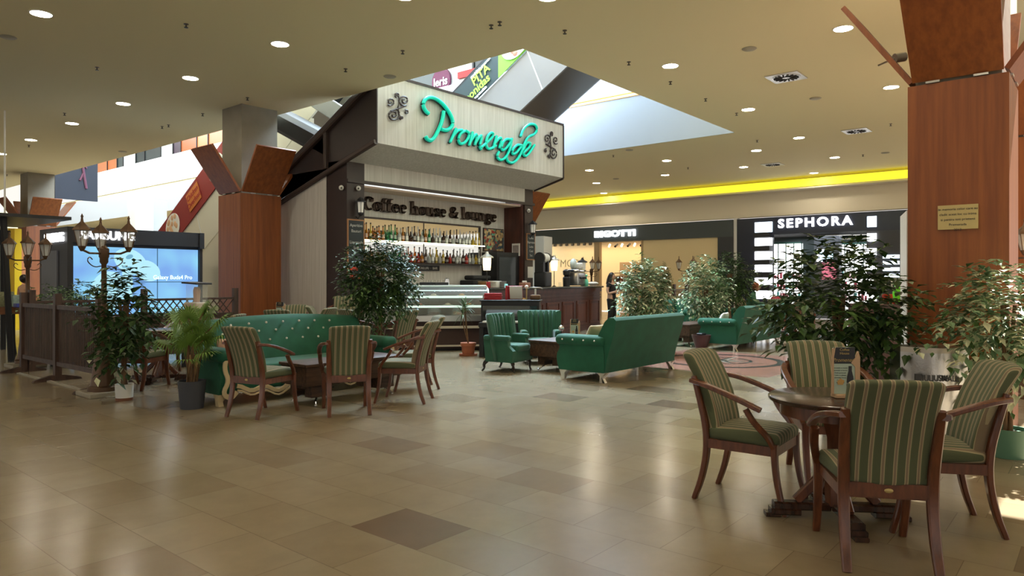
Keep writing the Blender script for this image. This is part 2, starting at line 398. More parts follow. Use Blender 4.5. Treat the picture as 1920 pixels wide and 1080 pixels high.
# ---------------------------------------------------------------- ceiling fittings
LP = [(77,25),(525,82),(357,146),(231,194),(135,231),(58,262),(758,-8),(1027,-6),(1581,53),(1257,123),(1671,163),(1403,205),(1498,258),(1565,295),(1250,301),(1105,319),(1247,328),(1394,313),(1418,282),(1526,324),(1118,343),(1132,362),(2,288),(-200,150),(300,-150),(1500,-250),(2100,200),(-700,-200),(600,-500),(1900,-900),(-300,-900),(900,-2500),(3200,-300)]
for i, (px, py) in enumerate(LP):
    p = ONZ(px, py, CZ)
    if i == 0:
        dl = thing('ceiling_downlight', 'round recessed downlight glowing in the beige ceiling', 'ceiling light', p, group='recessed ceiling downlights')
        MB().lathe([(.132, .01), (.135, -.012), (.15, -.012), (.15, .01)], seg=24, cap=False).build('trim_ring', WHITE, dl)
        MB().lathe([(.133, -.008), (.133, .004)], seg=24).build('diffuser', LAMP, dl)
    else: copy_tree(dl, loc=p)
p = PD(340, 40); 
SP = [(349,45),(182,126),(921,47),(937,41),(755,95),(648,129),(1179,116),(1059,57),(316,234),(304,237),(380,213),(464,183),(1323,185),(1381,212),(1257,153),(54,272),(13,327),(1420,263),(1290,314),(1150,291),(1670,232),(1618,290),(121,212)]
for i, (px, py) in enumerate(SP):
    p = ONZ(px, py, CZ)
    if i == 0:
        sp = thing('sprinkler_head', 'small metal sprinkler head under the beige ceiling', 'sprinkler', p, group='ceiling sprinkler heads')
        MB().lathe([(.035, 0), (.035, -.008), (.012, -.012), (.012, -.05)], seg=10).build('body', DSTEEL, sp)
        MB().lathe([(.03, -.05), (.03, -.056)], seg=10).build('deflector', BLACK, sp)
    else: copy_tree(sp, loc=p)
for i, (px, py) in enumerate([(731,143),(1405,91),(1529,184),(15,69),(230,284),(1660,286),(1180,281),(1155,335)]):
    p = ONZ(px, py, CZ)
    if i == 0:
        sd = thing('ceiling_speaker', 'flat round ceiling speaker cover', 'speaker', p, group='flat round ceiling speaker covers')
        MB().lathe([(.11, 0), (.12, -.006), (.1, -.02), (.02, -.024)], seg=20).build('cover', mat('spk', (.4, .37, .3), .5), sd)
    else: copy_tree(sd, loc=p)
for i, (px, py, lb) in enumerate([(1474,144,'square swirl air vent nearest the tall veneered column'),(1606,245,'square swirl air vent above the cosmetics shop'),(1449,308,'square swirl air vent closest to the yellow cove')]):
    p = ONZ(px, py, CZ)
    if i == 0:
        vt = thing('air_vent', lb, 'air vent', p, group='square swirl ceiling vents')
        MB().box(-.3, .3, -.3, .3, -.02, 0).build('frame', SILV, vt)
        MB().lathe([(.25, -.021), (.25, -.026)], seg=24).build('disc', STEEL, vt)
        s_ = MB()
        for q in range(16):
            a = q*pi/8; s_.cbox((.15*cos(a), .15*sin(a), -.03), (.15, .028, .008), a+.25)
        s_.build('slots', BLACKM, vt)
    else: copy_tree(vt, loc=p, label=lb)

# ---------------------------------------------------------------- columns with petals
def column(x0, x1, y0, y1, hz, label, s_=.64, h_=.92, clad=True):
    t = thing('column', label, 'column', ((x0+x1)/2, (y0+y1)/2, 0))
    hx, hy = (x1-x0)/2, (y1-y0)/2; g = .03
    MB().box(-hx+.06, hx-.06, -hy+.06, hy-.06, 0, CZ).build('concrete_core', CONC, t)
    c = MB()
    for (a, b, sx, sy) in ((hx, hy, 1, 0), (-hx, hy, 1, 0)): c.box(min(a, a-.04*(1 if a > 0 else -1)), max(a, a-.04*(1 if a > 0 else -1)), -hy+.0, hy, 0, hz)
    for b in (hy, -hy): c.box(-hx+.045, hx-.045, min(b, b*.96), max(b, b*.96), 0, hz)
    c.build('veneer_cladding', ORANGE, t)
    for (nx, ny) in ((-1, 0), (1, 0), (0, -1), (0, 1)):
        m_ = MB(); th = .05
        tx, ty = -ny, nx
        hw = hy if nx else hx; hn = hx if nx else hy
        def P(u, d, z): return (nx*(hn+d)+tx*u, ny*(hn+d)+ty*u, z)
        lx, lz = h_/sqrt(s_*s_+h_*h_)*th, s_/sqrt(s_*s_+h_*h_)*th
        a = [P(-hw+.04, 0, hz+.03), P(hw-.04, 0, hz+.03), P(hw-.02, s_, hz+h_+.03), P(-hw+.02, s_, hz+h_+.03)]
        m_.prism(a, (-nx*lx, -ny*lx, lz)); m_.build('veneer_flap', ORANGE, t)
    hg = MB()
    for (nx, ny) in ((-1, 0), (0, -1)):
        tx, ty = -ny, nx; hn = hx if nx else hy
        for u in (-.25, .25) : hg.cbox((nx*hn+tx*u*.8, ny*hn+ty*u*.8, hz+.015), (.12 if not nx else .03, .12 if nx else .03, .02))
    hg.build('hinge', STEEL, t)
    return t
cA = column(7.94, 8.92, 14.3, 15.25, 3.36, 'concrete column with orange veneer cladding beside the coffee kiosk')
cB = column(8.03, 8.9, .70, 1.54, 3.42, 'tall orange veneered column with a brass plaque')
cC = column(8.15, 9.1, 29.2, 30.15, 3.4, 'distant concrete column with orange flaps above the black canopy')
cD = column(18.0, 19.0, 14.9, 15.9, 3.4, 'veneered column half hidden behind the kiosk end')
cE = column(11.7, 12.7, .2, 1.0, 3.4, 'sunlit orange column behind the variegated ficus')
# brass plaque on cB
p0, p1 = ONX(1758, 386, 8.0), ONX(1834, 428, 8.0)
t = thing('brass_plaque', 'brass plaque fixed on the orange veneered column', 'plaque', (8.02, (p0.y+p1.y)/2, (p0.z+p1.z)/2))
wy = abs(p0.y-p1.y)/2; hz_ = abs(p0.z-p1.z)/2
MB().box(-.012, .009, -wy, wy, -hz_, hz_).build('plate', mat('brass', (.5, .38, .16), .4, .4), t)
for j, s_ in enumerate(['In memoria celor care au', 'cladit acest loc cu inima', 'si pentru toti prietenii', 'Promenada', '2012']):
    text('lettering', s_, .032, (-.014, 0, hz_-.05-j*.05), (0, -1, 0), BLACK, t, ext=.001)
# spotlight on right column's side flap
q = ONX(1690, 108, 8.45)
t = thing('spotlight', 'small metal spotlight clamped on a veneer flap', 'spotlight', q)
MB().tube([(-.02, .06, .0), (.06, -.02, .02)], .05, 12).build('housing', SILV, t)
MB().tube([(-.02, .06, 0), (-.03, .22, -.05)], .01, 6).build('bracket', STEEL, t)

# ================================================================ COFFEE KIOSK
YS = 11.3; YP = 12.3; YB = 13.0; XS = 9.23; XE = 15.6
K = thing('coffee_kiosk', 'coffee house kiosk with dark posts and a large slanted white sign board', 'kiosk', (0, 0, 0))
slb, slt = 4.25, 5.66
MB().prism([(XS, YS, slb), (XE, YS, slb), (XE, YS, slt), (XS, YS, slt)], (0, .12, 0)).build('sign_board', PANELW, K)
tr = MB(); tr.box(XS-.02, XE+.03, YS-.02, YS+.12, slt, slt+.05); tr.box(XE, XE+.04, YS-.02, YS+.12, slb-.02, slt)
tr.prism([(XE, YS, slb-.05), (XE, YP, 3.95), (XE, YP, 4.0), (XE, YS, slb)], (.04, 0, 0)); tr.box(XS, XE, YP-.04, YP-.005, 3.55, 3.62)
tr.box(XS-.025, XS, YS-.01, YS+.2, slb, slt); tr.build('edge_trim', DKBR, K)
MB().prism([(XS, YS+.01, slb), (XE, YS+.01, slb), (XE, YP, 3.99), (XS, YP, 3.99)], (0, .0, .04)).build('soffit', PANELW, K)
MB().box(9.69, XE-.4, YP, YP+.1, 3.58, 4.02).build('header_panel', PANELW, K)
MB().prism([(XE-.04, YS+.1, slb), (XE-.04, YP+.8, 3.99), (XE-.04, YP+.8, 5.2), (XE-.04, YS+.1, slt)], (.04, 0, 0)).build('side_panel', PANELW, K)
MB().prism([(XS, YS+.1, slb+.03), (XS, YP, 4.03), (XS, 14.85, 3.30), (XS, 14.85, 3.85), (XS, 13.0, 4.70), (XS, YS+.1, 5.55)], (.1, 0, 0)).build('side_panel', DKBR, K)
sb = MB()
sb.bar([(XS-.04, YS+.05, 5.56), (XS-.04, 13.0, 4.75), (XS-.04, 14.9, 3.86)], .14, .16)
sb.bar([(XS-.04, YS, slb+.02), (XS-.04, YP, 4.0), (XS-.04, 14.9, 3.24)], .1, .1)
sb.bar([(XS-.03, 13.0, 3.9), (XS-.03, 13.0, 4.7)], .1, .1, (1, 0, 0)); sb.build('roof_beam', mat('beam_brown', (.055, .035, .03), .6), K, 15)
rb = MB(); rb.bar([(XS+.3, 13.05, 4.35), (XS+.3, 16.2, 5.75)], .6, .5); rb.build('roof_truss', mat('truss_dark', (.03, .025, .022), .6), K)
rb = MB(); rb.bar([(XS+.8, 12.6, 4.75), (XS+.8, 14.8, 5.95)], .08, .42); rb.build('roof_truss', mat('truss_grey', (.10, .09, .085), .6), K)
MB().box(XS, XS+.1, 13.0, 14.85, 0, 3.9).build('side_wall', PANELW, K)
pl = MB(); pl.box(XS, 9.69, YP, 13.02, 0, 4.03); pl.build('post', DKBR, K)
pl = MB(); pl.box(15.2, 15.56, YP, 13.0, 0, 4.03); pl.build('post', DKBR, K)
MB().box(15.14, 15.2, YP+.05, YB+.1, 0, 3.6).build('return_panel', MAHOG, K)
MB().box(9.6, 15.3, YB, YB+.12, 0, 3.98).build('back_wall', PANELW, K)
MB().box(9.6, 15.3, YP+.1, YB, 3.5, 3.54).build('inner_soffit', mat('peach_soffit', (.75, .6, .5), .6), K)  # one even peach colour
MB().box(15.3, 15.5, 13.1, 14.8, 0, 4.4).build('side_wall', PANELW, K)
MB().box(XS+.1, 15.3, 14.75, 14.85, 0, 3.6).build('rear_wall', PANELW, K)
# sign lettering traced on the board's plane
def sg(X, Y, y=YS-.1): return ONY(640+X/4.3636, 140+Y/4.3636, y)
STR = {
 'P': [[(715,318),(690,300),(668,255),(680,205),(720,182),(770,192),(825,232),(872,290),(905,350),(915,400),(895,440),(855,458),(815,445)], [(838,298),(832,350),(815,410),(790,462),(765,512),(735,542),(702,530),(690,505)]],
 'r': [[(940,440),(920,490),(890,553)], [(912,505),(950,455),(990,452)]],
 'o': [[(1012,460),(975,480),(955,530),(970,568),(1005,562),(1040,520),(1048,475),(1020,460)]],
 'm': [[(1075,468),(1060,530),(1045,578)], [(1058,545),(1100,482),(1112,500),(1092,575)], [(1098,555),(1140,492),(1152,510),(1128,585),(1145,612)]],
 'e': [[(1145,595),(1210,540),(1252,490),(1225,468),(1192,510),(1180,580),(1208,615),(1265,580)]],
 'n': [[(1272,500),(1255,560),(1240,605)], [(1252,565),(1300,508),(1312,530),(1292,600)]],
 'a': [[(1388,530),(1345,525),(1310,570),(1312,622),(1342,610),(1380,560),(1397,522)], [(1397,522),(1378,620),(1340,685),(1300,702),(1270,670),(1290,630)]],
 'd': [[(1480,580),(1440,570),(1400,610),(1396,652),(1428,645),(1470,590)], [(1468,505),(1490,440),(1540,402),(1590,408),(1606,450),(1580,490),(1530,505),(1500,560),(1480,620),(1450,682),(1405,727),(1360,712),(1352,675)]],
 'f': [[(1488,640),(1540,592),(1552,560),(1520,552),(1490,600),(1485,652),(1512,672),(1550,625),(1582,575)]]}
TEAL = mat('teal_self_glow', (.0, .5, .36), .35, emit=.25, ecol=(0, .6, .45))  # plain letters, brightened by a slight glow in the material
for k_, strokes in STR.items():
    m1 = MB(); m2 = MB()
    for st in strokes:
        big = k_ in 'P'
        pts = smooth([Vector((a, b, 0)) for a, b in st], 2)
        r_ = .042 if big else .033
        m1.tube([sg(q.x, q.y, YS-.13) for q in pts], r_, 8)
        m2.sweep([sg(q.x-9, q.y+7, YS-.045) for q in pts], [(r_*1.15*cos(a), r_*1.0*sin(a)) for a in [2*pi*i/8 for i in range(8)]])
    L_ = m1.build('script_letter', TEAL, K); m2.build('letter_back', mat('letter_dark', (.02, .05, .045), .5), L_)
def spiral(cx, cy, r0, turns, a0, sgn=1, n=26): return [(cx+r0*(1-.85*i/n)*cos(a0+sgn*turns*2*pi*i/n), cy+r0*(1-.85*i/n)*sin(a0+sgn*turns*2*pi*i/n)) for i in range(n+1)]
for sx, (ox, oy), mir in ((1, (463, 270), 1), (.62, (1715, 585), -1)):
    m_ = MB()
    def O(pts): m_.tube([sg(ox+mir*sx*a, oy+b*(.95), YS-.04) for a, b in pts], .018, 6)
    O(spiral(50, -62, 48, 1.6, 1.2)); O(spiral(-38, 62, 56, 1.7, -1.2)); O(spiral(-62, -52, 36, 1.3, 2.2, -1))
    O([(-20, -118), (5, -100), (10, -50), (0, 0), (8, 60), (30, 95)]); O([(60, -15), (20, 0), (-20, 15), (-60, 30)]); O(spiral(68, 38, 18, 1.2, -2)); O(spiral(30, 88, 16, 1.2, 2)); O(spiral(-5, -108, 22, 1.1, 2))
    m_.build('scroll_ornament', DKBR, K)
# 'Coffee house & lounge' calligraphic letters
GL = {
 'C': (1.0, [arc(.55,.74,.42,.68,48,312,16), [(.86,1.32),(.86,.98)]]),
 'o': (.86, [arc(.43,.48,.27,.44,90,450,16)]),
 'f': (.6, [[(.25,0),(.25,1.15),(.34,1.4),(.58,1.42)], [(.0,.95),(.52,.95)], [(.08,.02),(.46,.02)]]),
 'e': (.82, [[(.2,.52),(.66,.52)]+arc(.42,.48,.26,.44,12,318,14)]),
 'h': (.98, [[(.2,0),(.2,1.45)], [(.22,.72),(.42,.94),(.64,.9),(.72,.7),(.72,0)], [(.04,.02),(.38,.02)], [(.56,.02),(.9,.02)], [(.04,1.43),(.2,1.43)]]),
 'u': (.98, [[(.2,.95),(.2,.28),(.34,.05),(.55,.05),(.7,.25)], [(.7,.95),(.7,0)], [(.02,.93),(.2,.93)], [(.54,.93),(.7,.93)], [(.7,.02),(.88,.02)]]),
 's': (.72, [smooth([Vector((a, b, 0)) for a, b in [(.6,.72),(.5,.93),(.25,.92),(.16,.72),(.34,.53),(.58,.36),(.56,.1),(.3,.02),(.12,.1),(.1,.3)]], 1)]),
 '&': (1.15, [smooth([Vector((a, b, 0)) for a, b in [(1.02,.05),(.8,.1),(.3,.8),(.28,1.15),(.48,1.36),(.68,1.15),(.6,.9),(.2,.6),(.14,.3),(.35,.04),(.7,.12),(.9,.45),(.98,.72)]], 1)]),
 'l': (.46, [[(.2,0),(.2,1.45)], [(.04,.02),(.38,.02)], [(.04,1.43),(.2,1.43)]]),
 'n': (.98, [[(.2,0),(.2,.95)], [(.22,.72),(.42,.94),(.64,.9),(.72,.7),(.72,0)], [(.04,.02),(.38,.02)], [(.56,.02),(.9,.02)], [(.04,.93),(.2,.93)]]),
 'g': (.86, [arc(.4,.6,.24,.34,90,450,14), smooth([Vector((a, b, 0)) for a, b in [(.25,.28),(.18,.12),(.5,.02),(.72,-.12),(.6,-.38),(.3,-.42),(.08,-.26),(.2,-.05)]], 1), [(.6,.85),(.8,.92)]]),
 ' ': (.5, [])}
TXT = 'Coffee house & lounge'; tot = sum(GL[c][0] for c in TXT); a_, b_ = 10.18, 14.75; sx = (b_-a_)/tot; sz = .212; x_ = a_
m_br = mat('letter_brown', (.06, .035, .025), .6)
for c in TXT:
    adv, st = GL[c]
    if st:
        m_ = MB()
        for s_ in st:
            Ps = [Vector((q[0], q[1])) for q in s_]
            for A_, B_ in zip(Ps, Ps[1:]):
                n1, n2 = Vector((.155, .04)), Vector((.05, -.06))
                P_ = []
                for base in (A_, B_):
                    for e_ in (n1, n2, -n1, -n2): P_.append(base+e_)
                # convex hull of the 8 nib points
                pts = sorted({(round(q.x, 5), round(q.y, 5)) for q in P_})
                def half(pp):
                    h_ = []
                    for q in pp:
                        while len(h_) > 1 and (h_[-1][0]-h_[-2][0])*(q[1]-h_[-2][1])-(h_[-1][1]-h_[-2][1])*(q[0]-h_[-2][0]) <= 0: h_.pop()
                        h_.append(q)
                    return h_[:-1]
                hull = half(pts)+half(pts[::-1])
                m_.prism([(x_+q[0]*sx, YB-.07, 3.08+q[1]*sz) for q in hull], (0, .06, 0))
        m_.build('serif_letter', m_br, K)
    x_ += adv*sx
# mirror with shelves
mz0, mz1 = 1.93, 2.89; mx0, mx1 = 9.75, 14.08
t = thing('bar_mirror', 'wide framed mirror with a lit glass shelf behind the bar', 'mirror', (0, 0, 0))
MB().box(mx0, mx1, YB-.02, YB-.004, mz0, mz1).build('mirror_glass', MIRROR, t)
f_ = MB(); f_.box(mx0, mx1, YB-.05, YB-.002, mz1, mz1+.04); f_.box(mx0, mx1, YB-.05, YB-.002, mz0-.04, mz0); f_.box(mx1, mx1+.04, YB-.05, YB-.002, mz0-.04, mz1+.04); f_.box(12.05, 12.07, YB-.03, YB-.021, mz0, mz1); f_.build('frame', DKBR, t)
MB().box(mx0, mx1, YB-.22, YB-.05, 2.375, 2.39).build('glass_shelf', GLASSE, t)
MB().box(mx0, mx1, YB-.235, YB-.22, 2.37, 2.395).build('shelf_light', mat('shelf_glow', (1, .95, .7), .5, emit=5, ecol=(1, .9, .6)), t)
MB().box(mx0, mx1+.03, YB-.24, YB-.05, 1.87, 1.9).build('bottom_shelf', DKBR, t)
# bottles
def bottle(kind):
    p = {'tall': [(.001,0),(.036,0),(.038,.01),(.038,.19),(.03,.215),(.014,.245),(.013,.31)], 'stout': [(.001,0),(.047,0),(.05,.01),(.05,.13),(.04,.165),(.016,.19),(.015,.24)],
         'slim': [(.001,0),(.03,0),(.032,.02),(.028,.2),(.013,.25),(.012,.36)], 'wide': [(.001,0),(.045,0),(.055,.05),(.045,.13),(.02,.17),(.015,.22)]}[kind]
    return p
BC = {'amber': (.5, .18, .02), 'clear': (.75, .78, .75), 'green': (.02, .25, .08), 'red': (.5, .03, .02), 'brown': (.06, .025, .015), 'yellow': (.65, .45, .05), 'orange': (.7, .2, .03)}
PRO = {}
def put_bottle(kind, c, x, z, shelf, y=None):
    key = (kind, c)
    lb = f'{kind} {c} bottle standing on the {shelf}'
    gp = f'{kind} {c} bottles on the {shelf}'
    if key not in PRO:
        t = thing('bottle', lb, 'bottle', (x, y or YB-.13, z), group=gp)
        pr = bottle(kind); MB().lathe(pr, seg=10).build('body', mat('bottle_'+c, BC[c], .08, trans=.55, ior=1.3, spec=.6), t)
        h_ = pr[-1][1]; MB().lathe([(.016, h_), (.017, h_+.035)], seg=8).build('cap', BLACK if c != 'clear' else mat('cap_silver', (.5, .5, .5), .3, .7), t)
        r_ = pr[1][0]+.003; hh = pr[3][1]
        MB().lathe([(r_, hh*.3), (r_, hh*.75)], seg=10).build('paper_label', mat('blabel_'+c, tuple(min(.8, q*.5+.35) for q in BC[c]), .7), t)
        PRO[key] = t
    else: copy_tree(PRO[key], loc=(x, y or YB-.13, z), label=lb, group=gp)
kinds = ['tall', 'stout', 'slim', 'wide']
seq1 = ['amber','orange','amber','yellow','orange','orange','amber','green','green','green','clear','amber','clear','brown','brown','clear','clear','amber','green','brown','clear','clear','brown','clear','brown','clear','brown','clear','clear','clear','clear','yellow','yellow','yellow']
seq2 = ['amber','orange','yellow','amber','clear','orange','yellow','amber','green','green','green','clear','clear','red','orange','red','amber','brown','clear','clear','yellow','clear','yellow','brown','red','brown','clear','clear','brown','red','clear','clear','yellow','clear']
for i, c in enumerate(seq1): put_bottle(kinds[(i*7+i//3) % 4], c, 9.95+i*.1215, 2.392, 'upper lit bar shelf')
for i, c in enumerate(seq2): put_bottle(kinds[(i*5+1+i//4) % 4], c, 9.95+i*.1215, 1.902, 'lower bar shelf')
# framed picture, fridge, small pictures
p0, p1 = ONY(906, 428, YB), ONY(942, 470, YB)
t = thing('framed_picture', 'framed collage picture on the bar wall above the fridge', 'picture', (0, YB, 0))
def wallbox(nm, px0, py0, px1, py1, y, d, m, par, inset=0):
    a, b = ONY(px0, py0, y), ONY(px1, py1, y)
    z1 = a.z; z0 = z1-(ONY(px0, py0, y).z-ONY(px0, py1-(py1-py0)*.0, y).z) if False else b.z
    o = MB().box(a.x+inset, b.x-inset, -d, -.002, z0+inset, z1-inset).build(nm, m, par); return a, b
art = bpy.data.materials.new('collage'); art.use_nodes = True; nt = art.node_tree
v_ = nt.nodes.new('ShaderNodeTexVoronoi'); v_.inputs['Scale'].default_value = 14; cr = nt.nodes.new('ShaderNodeValToRGB'); tc = nt.nodes.new('ShaderNodeTexCoord')
sp_ = nt.nodes.new('ShaderNodeSeparateColor'); nt.links.new(tc.outputs['Object'], v_.inputs['Vector']); nt.links.new(v_.outputs['Color'], sp_.inputs[0]); nt.links.new(sp_.outputs[0], cr.inputs[0])
e = cr.color_ramp.elements; cr.color_ramp.interpolation = 'CONSTANT'; e[0].color = (.35, .22, .1, 1); e[1].position = .8; e[1].color = (.03, .06, .08, 1)
for pq, cc in ((.2, (.3, .03, .02, 1)), (.35, (.5, .38, .2, 1)), (.55, (.08, .04, .03, 1)), (.7, (.1, .3, .2, 1))): k2 = e.new(pq); k2.color = cc
nt.links.new(cr.outputs[0], nt.nodes['Principled BSDF'].inputs['Base Color'])
wallbox('frame', 905, 427, 943, 473, YB, .03, DKBR, t); wallbox('canvas', 905, 427, 943, 473, YB, .035, art, t, .03)
t = thing('fridge', 'tall black fridge against the bar wall', 'fridge', (0, YB, 0))
a, b = ONY(903, 472, YB), ONY(946, 530, YB)
MB().box(a.x, b.x, -.55, -.01, 0, a.z-.02).build('body', BLACK, t); MB().box(a.x+.08, b.x-.2, -.57, -.552, .4, a.z-.15).build('glass_door', mat('fridge_glass', (.06, .065, .07), .15), t)
for (a4, lb, mm, nm) in (((1472-640-0, 0, 0, 0), '', None, ''),): pass
t = thing('framed_photo', 'small framed portrait photo on the dark bar return wall', 'picture', (15.13, 0, 0))
a, b = ONX(961, 457, 15.13), ONX(975, 480, 15.13); MB().box(-.025, 0, min(a.y, b.y), max(a.y, b.y), b.z, a.z).build('frame', WHITE, t); MB().box(-.03, -.026, min(a.y, b.y)+.03, max(a.y, b.y)-.03, b.z+.05, a.z-.05).build('print', mat('photo', (.25, .2, .2), .5, var=.6, vscale=9), t)
t = thing('paper_note', 'small white paper note under the portrait photo', 'note', (15.13, 0, 0))
a, b = ONX(962, 482, 15.13), ONX(973, 490, 15.13); MB().box(-.01, 0, min(a.y, b.y), max(a.y, b.y), b.z, a.z).build('sheet', WHITE, t)
# chalkboards on posts
def chalk(px0, py0, px1, py1, label, lines):
    a, b = ONY(px0, py0, YP), ONY(px1, py1, YP); t = thing('chalkboard', label, 'chalkboard', ((a.x+b.x)/2, YP, (a.z+b.z)/2)); hw, hh = (b.x-a.x)/2, (a.z-b.z)/2
    MB().box(-hw, hw, -.03, -.003, -hh, hh).build('wood_frame', mat('frame_wood', (.3, .14, .06), .5), t); MB().box(-hw+.03, hw-.03, -.034, -.031, -hh+.03, hh-.03).build('slate', mat('slate', (.03, .036, .04), .8), t)
    for i, s_ in enumerate(lines): text('chalk_writing', s_, .09, (0, -.036, hh-.16-i*.12), (1, 0, 0), mat('chalk', (.5, .5, .48), .9), t, ext=.001)
    return t
chalk(650, 410, 682, 520, 'chalkboard with drinks list on the kiosk post nearest the leafy ficus', ['Aperitive', 'Bauturi', '', 'Limonada', 'Soft'])
chalk(986, 437, 1002, 488, 'narrow chalkboard on the kiosk post at the far end of the bar', ['Cafea', 'Espresso', 'Latte', 'Ceai', 'Suc'])
t = thing('notice_board', 'red and white notice on the kiosk post behind the ficus', 'notice', (0, YP, 0)); wallbox('sheet', 653, 500, 668, 508, YP, .045, mat('notice_red', (.6, .05, .02), .6), t); wallbox('sheet', 653, 515, 672, 523, YP, .045, mat('notice_red', (.6, .05, .02), .6), t)
t = thing('paper_menu', 'white paper menu pinned to the post by the coffee machine', 'menu', (0, YP, 0)); wallbox('sheet', 989, 500, 999, 521, YP, .01, WHITE, t)
# lanterns on posts
def wall_lantern(px, py, label):
    a = ONY(px, py, YP-.15); t = thing('wall_lantern', label, 'lantern', a)
    MB().lathe([(.001, .22), (.03, .2), (.12, .12), (.12, .1)], seg=6).build('cap', BLACK, t)
    MB().lathe([(.075, .1), (.06, -.12)], seg=6).build('glass', mat('frost', (.7, .68, .62), .4, emit=.15), t)
    b_ = MB(); b_.lathe([(.07, -.12), (.07, -.15), (.02, -.2)], seg=6)
    for i in range(6): b_.tube([(.08*cos(i*pi/3), .08*sin(i*pi/3), .1), (.065*cos(i*pi/3), .065*sin(i*pi/3), -.12)], .006, 4)
    b_.tube([(0, 0, -.15), (0, .08, -.25), (0, .14, -.2)], .012, 6); b_.build('bracket', BLACK, t)
wall_lantern(676, 388, 'black wall lantern on the post beside the serif lettering'); wall_lantern(999, 428, 'black wall lantern above the narrow chalkboard')
for px, py, lb in ((640, 352, 'white round camera on the side of the kiosk post'), (672, 353, 'white round camera on the front of the near kiosk post'), (991, 395, 'white round camera on the far kiosk post')):
    a = ONY(px, py, YP-.05) if px > 650 else ONX(px, py, XS-.06)
    t = thing('dome_camera', lb, 'camera', a); MB().ball((0, 0, 0), .055).build('shell', WHITE, t); MB().ball((-.03, -.04, -.01), .018).build('lens', BLACK, t)
# menu rail below mirror
t = thing('menu_rail', 'dark notice rail with pale lettering under the bar mirror', 'sign', (0, YB, 0)); a, b = wallbox('board', 764, 497, 822, 508, YB, .04, BLACK, t)
text('lettering', 'COCKTAILURI  ·  BAR', .09, ((a.x+b.x)/2, -.045, (a.z+b.z)/2-.03), (1, 0, 0), WHITE, t, ext=.001, width=(b.x-a.x)*.85)

# ---------------------------------------------------------------- counter, display, piano
cA_, cB_ = Vector((11.6, 10.49)), Vector((18.75, 12.15)); cd_ = (cB_-cA_).normalized(); cn = Vector((cd_.y, -cd_.x)); ca = atan2(cd_.y, cd_.x); cl = (cB_-cA_).length
t = thing('bar_counter', 'long dark mahogany bar counter with a round monogram', 'bar counter', (cA_.x, cA_.y, 0), ca)
MB().box(0, cl, 0, .6, 0, 1.2).build('body', MAHOG, t)
MB().rbox((cl/2, .27, 1.27), (cl+.12, .76, .05), .015).build('worktop', mat('dark_stone', (.02, .02, .018), .2), t)
m_ = MB(); m_.box(-.02, cl+.02, -.05, 0, 1.13, 1.245); m_.box(0, cl, -.035, 0, .93, .97); m_.box(0, cl, -.025, 0, 1.02, 1.05); m_.box(0, cl, -.03, 0, 0, .12); m_.build('moulding', MAHOG, t)
for i in range(7):
    x0 = .12+i*cl/7; p_ = MB(); x1 = x0+cl/7-.22
    p_.box(x0, x1, -.02, 0, .18, .22); p_.box(x0, x1, -.02, 0, .84, .88); p_.box(x0, x0+.04, -.02, 0, .22, .84); p_.box(x1-.04, x1, -.02, 0, .22, .84); p_.box(x0+.1, x1-.1, -.012, 0, .28, .78); p_.build('front_panel', wood('mahog_panel', (.07, .018, .011), (.13, .036, .02), .42, (6, 6, 1.2)), t)
m_ = MB(); m_.tube([(1.75+.3*cos(a), -.05, .72+.3*sin(a)) for a in [2*pi*i/24 for i in range(24)]], .035, 6, closed=True)
m_.tube([(1.82, -.05, .52), (1.82, -.05, .92)], .03, 6); m_.tube([(1.82, -.05, .9), (1.7, -.05, .85), (1.68, -.05, .68)], .022, 6); m_.build('gold_monogram', mat('gold_paint', (.45, .27, .08), .4, .3), t)
def on_counter(px, off=.3, z=1.296):
    r = ray(px, 500); # intersect with counter line offset by off
    o_ = cA_ - cn*off; den = r.x*cd_.y - r.y*cd_.x; tt = (o_.x*cd_.y - o_.y*cd_.x)/den
    return Vector((r.x*tt, r.y*tt, z))
# display case facing the viewer's side
dc = PD(806, 14.75); rz = face_rot(.18, -1)
DW = 2.45
t = thing('pastry_display', 'curved glass refrigerated pastry display at the kiosk corner', 'display case', (dc.x, dc.y, 0), rz)
hw = DW/2
MB().box(-hw, hw, -.6, -.02, 0.05, .62).build('base_cabinet', mat('cab_brown', (.045, .022, .018), .5), t)
MB().box(-hw, hw, -.6, -.1, 0, .05).build('plinth', BLACK, t)
m_ = MB(); m_.box(-hw, hw, 0, .03, .09, .125); m_.box(-hw, hw, .0, .05, .47, .52); m_.build('cream_trim', mat('case_trim', (.55, .5, .42), .5), t)
MB().box(-hw, hw, -.02, .07, .62, .74).build('steel_band', STEEL, t)
MB().box(-hw+.01, hw-.01, -.58, .04, .66, .735).build('deck', STEEL, t)
g = MB(); prof = [(.10, .74), (.13, .9), (.10, 1.08), (.0, 1.24), (-.15, 1.32), (-.3, 1.34)]
prof = [(a[0], a[1]) for a in [(q.x, q.y) for q in smooth([Vector((a, b, 0)) for a, b in prof], 1)]]
vs = []; n_ = len(prof)
for sx_ in (-hw, hw):
    for q in prof: vs.append((sx_, q[0], q[1]))
g.add(vs, [(i, i+1, n_+i+1, n_+i) for i in range(n_-1)])
GL2 = mat('case_glass', (.85, .95, .93), .03, alpha=.14, spec=.6)
g.build('curved_glass', GL2, t)
for sx_ in (-hw, hw, hw-.75):
    e_ = MB(); e_.tube([(sx_, q[0], q[1]) for q in prof]+[(sx_, -.6, 1.34)], .02, 6); e_.build('glass_rim', STEEL, t)
MB().rbox((0, -.43, 1.35), (DW, .4, .04), .015).build('top_shelf', mat('case_top', (.6, .68, .66), .3), t)
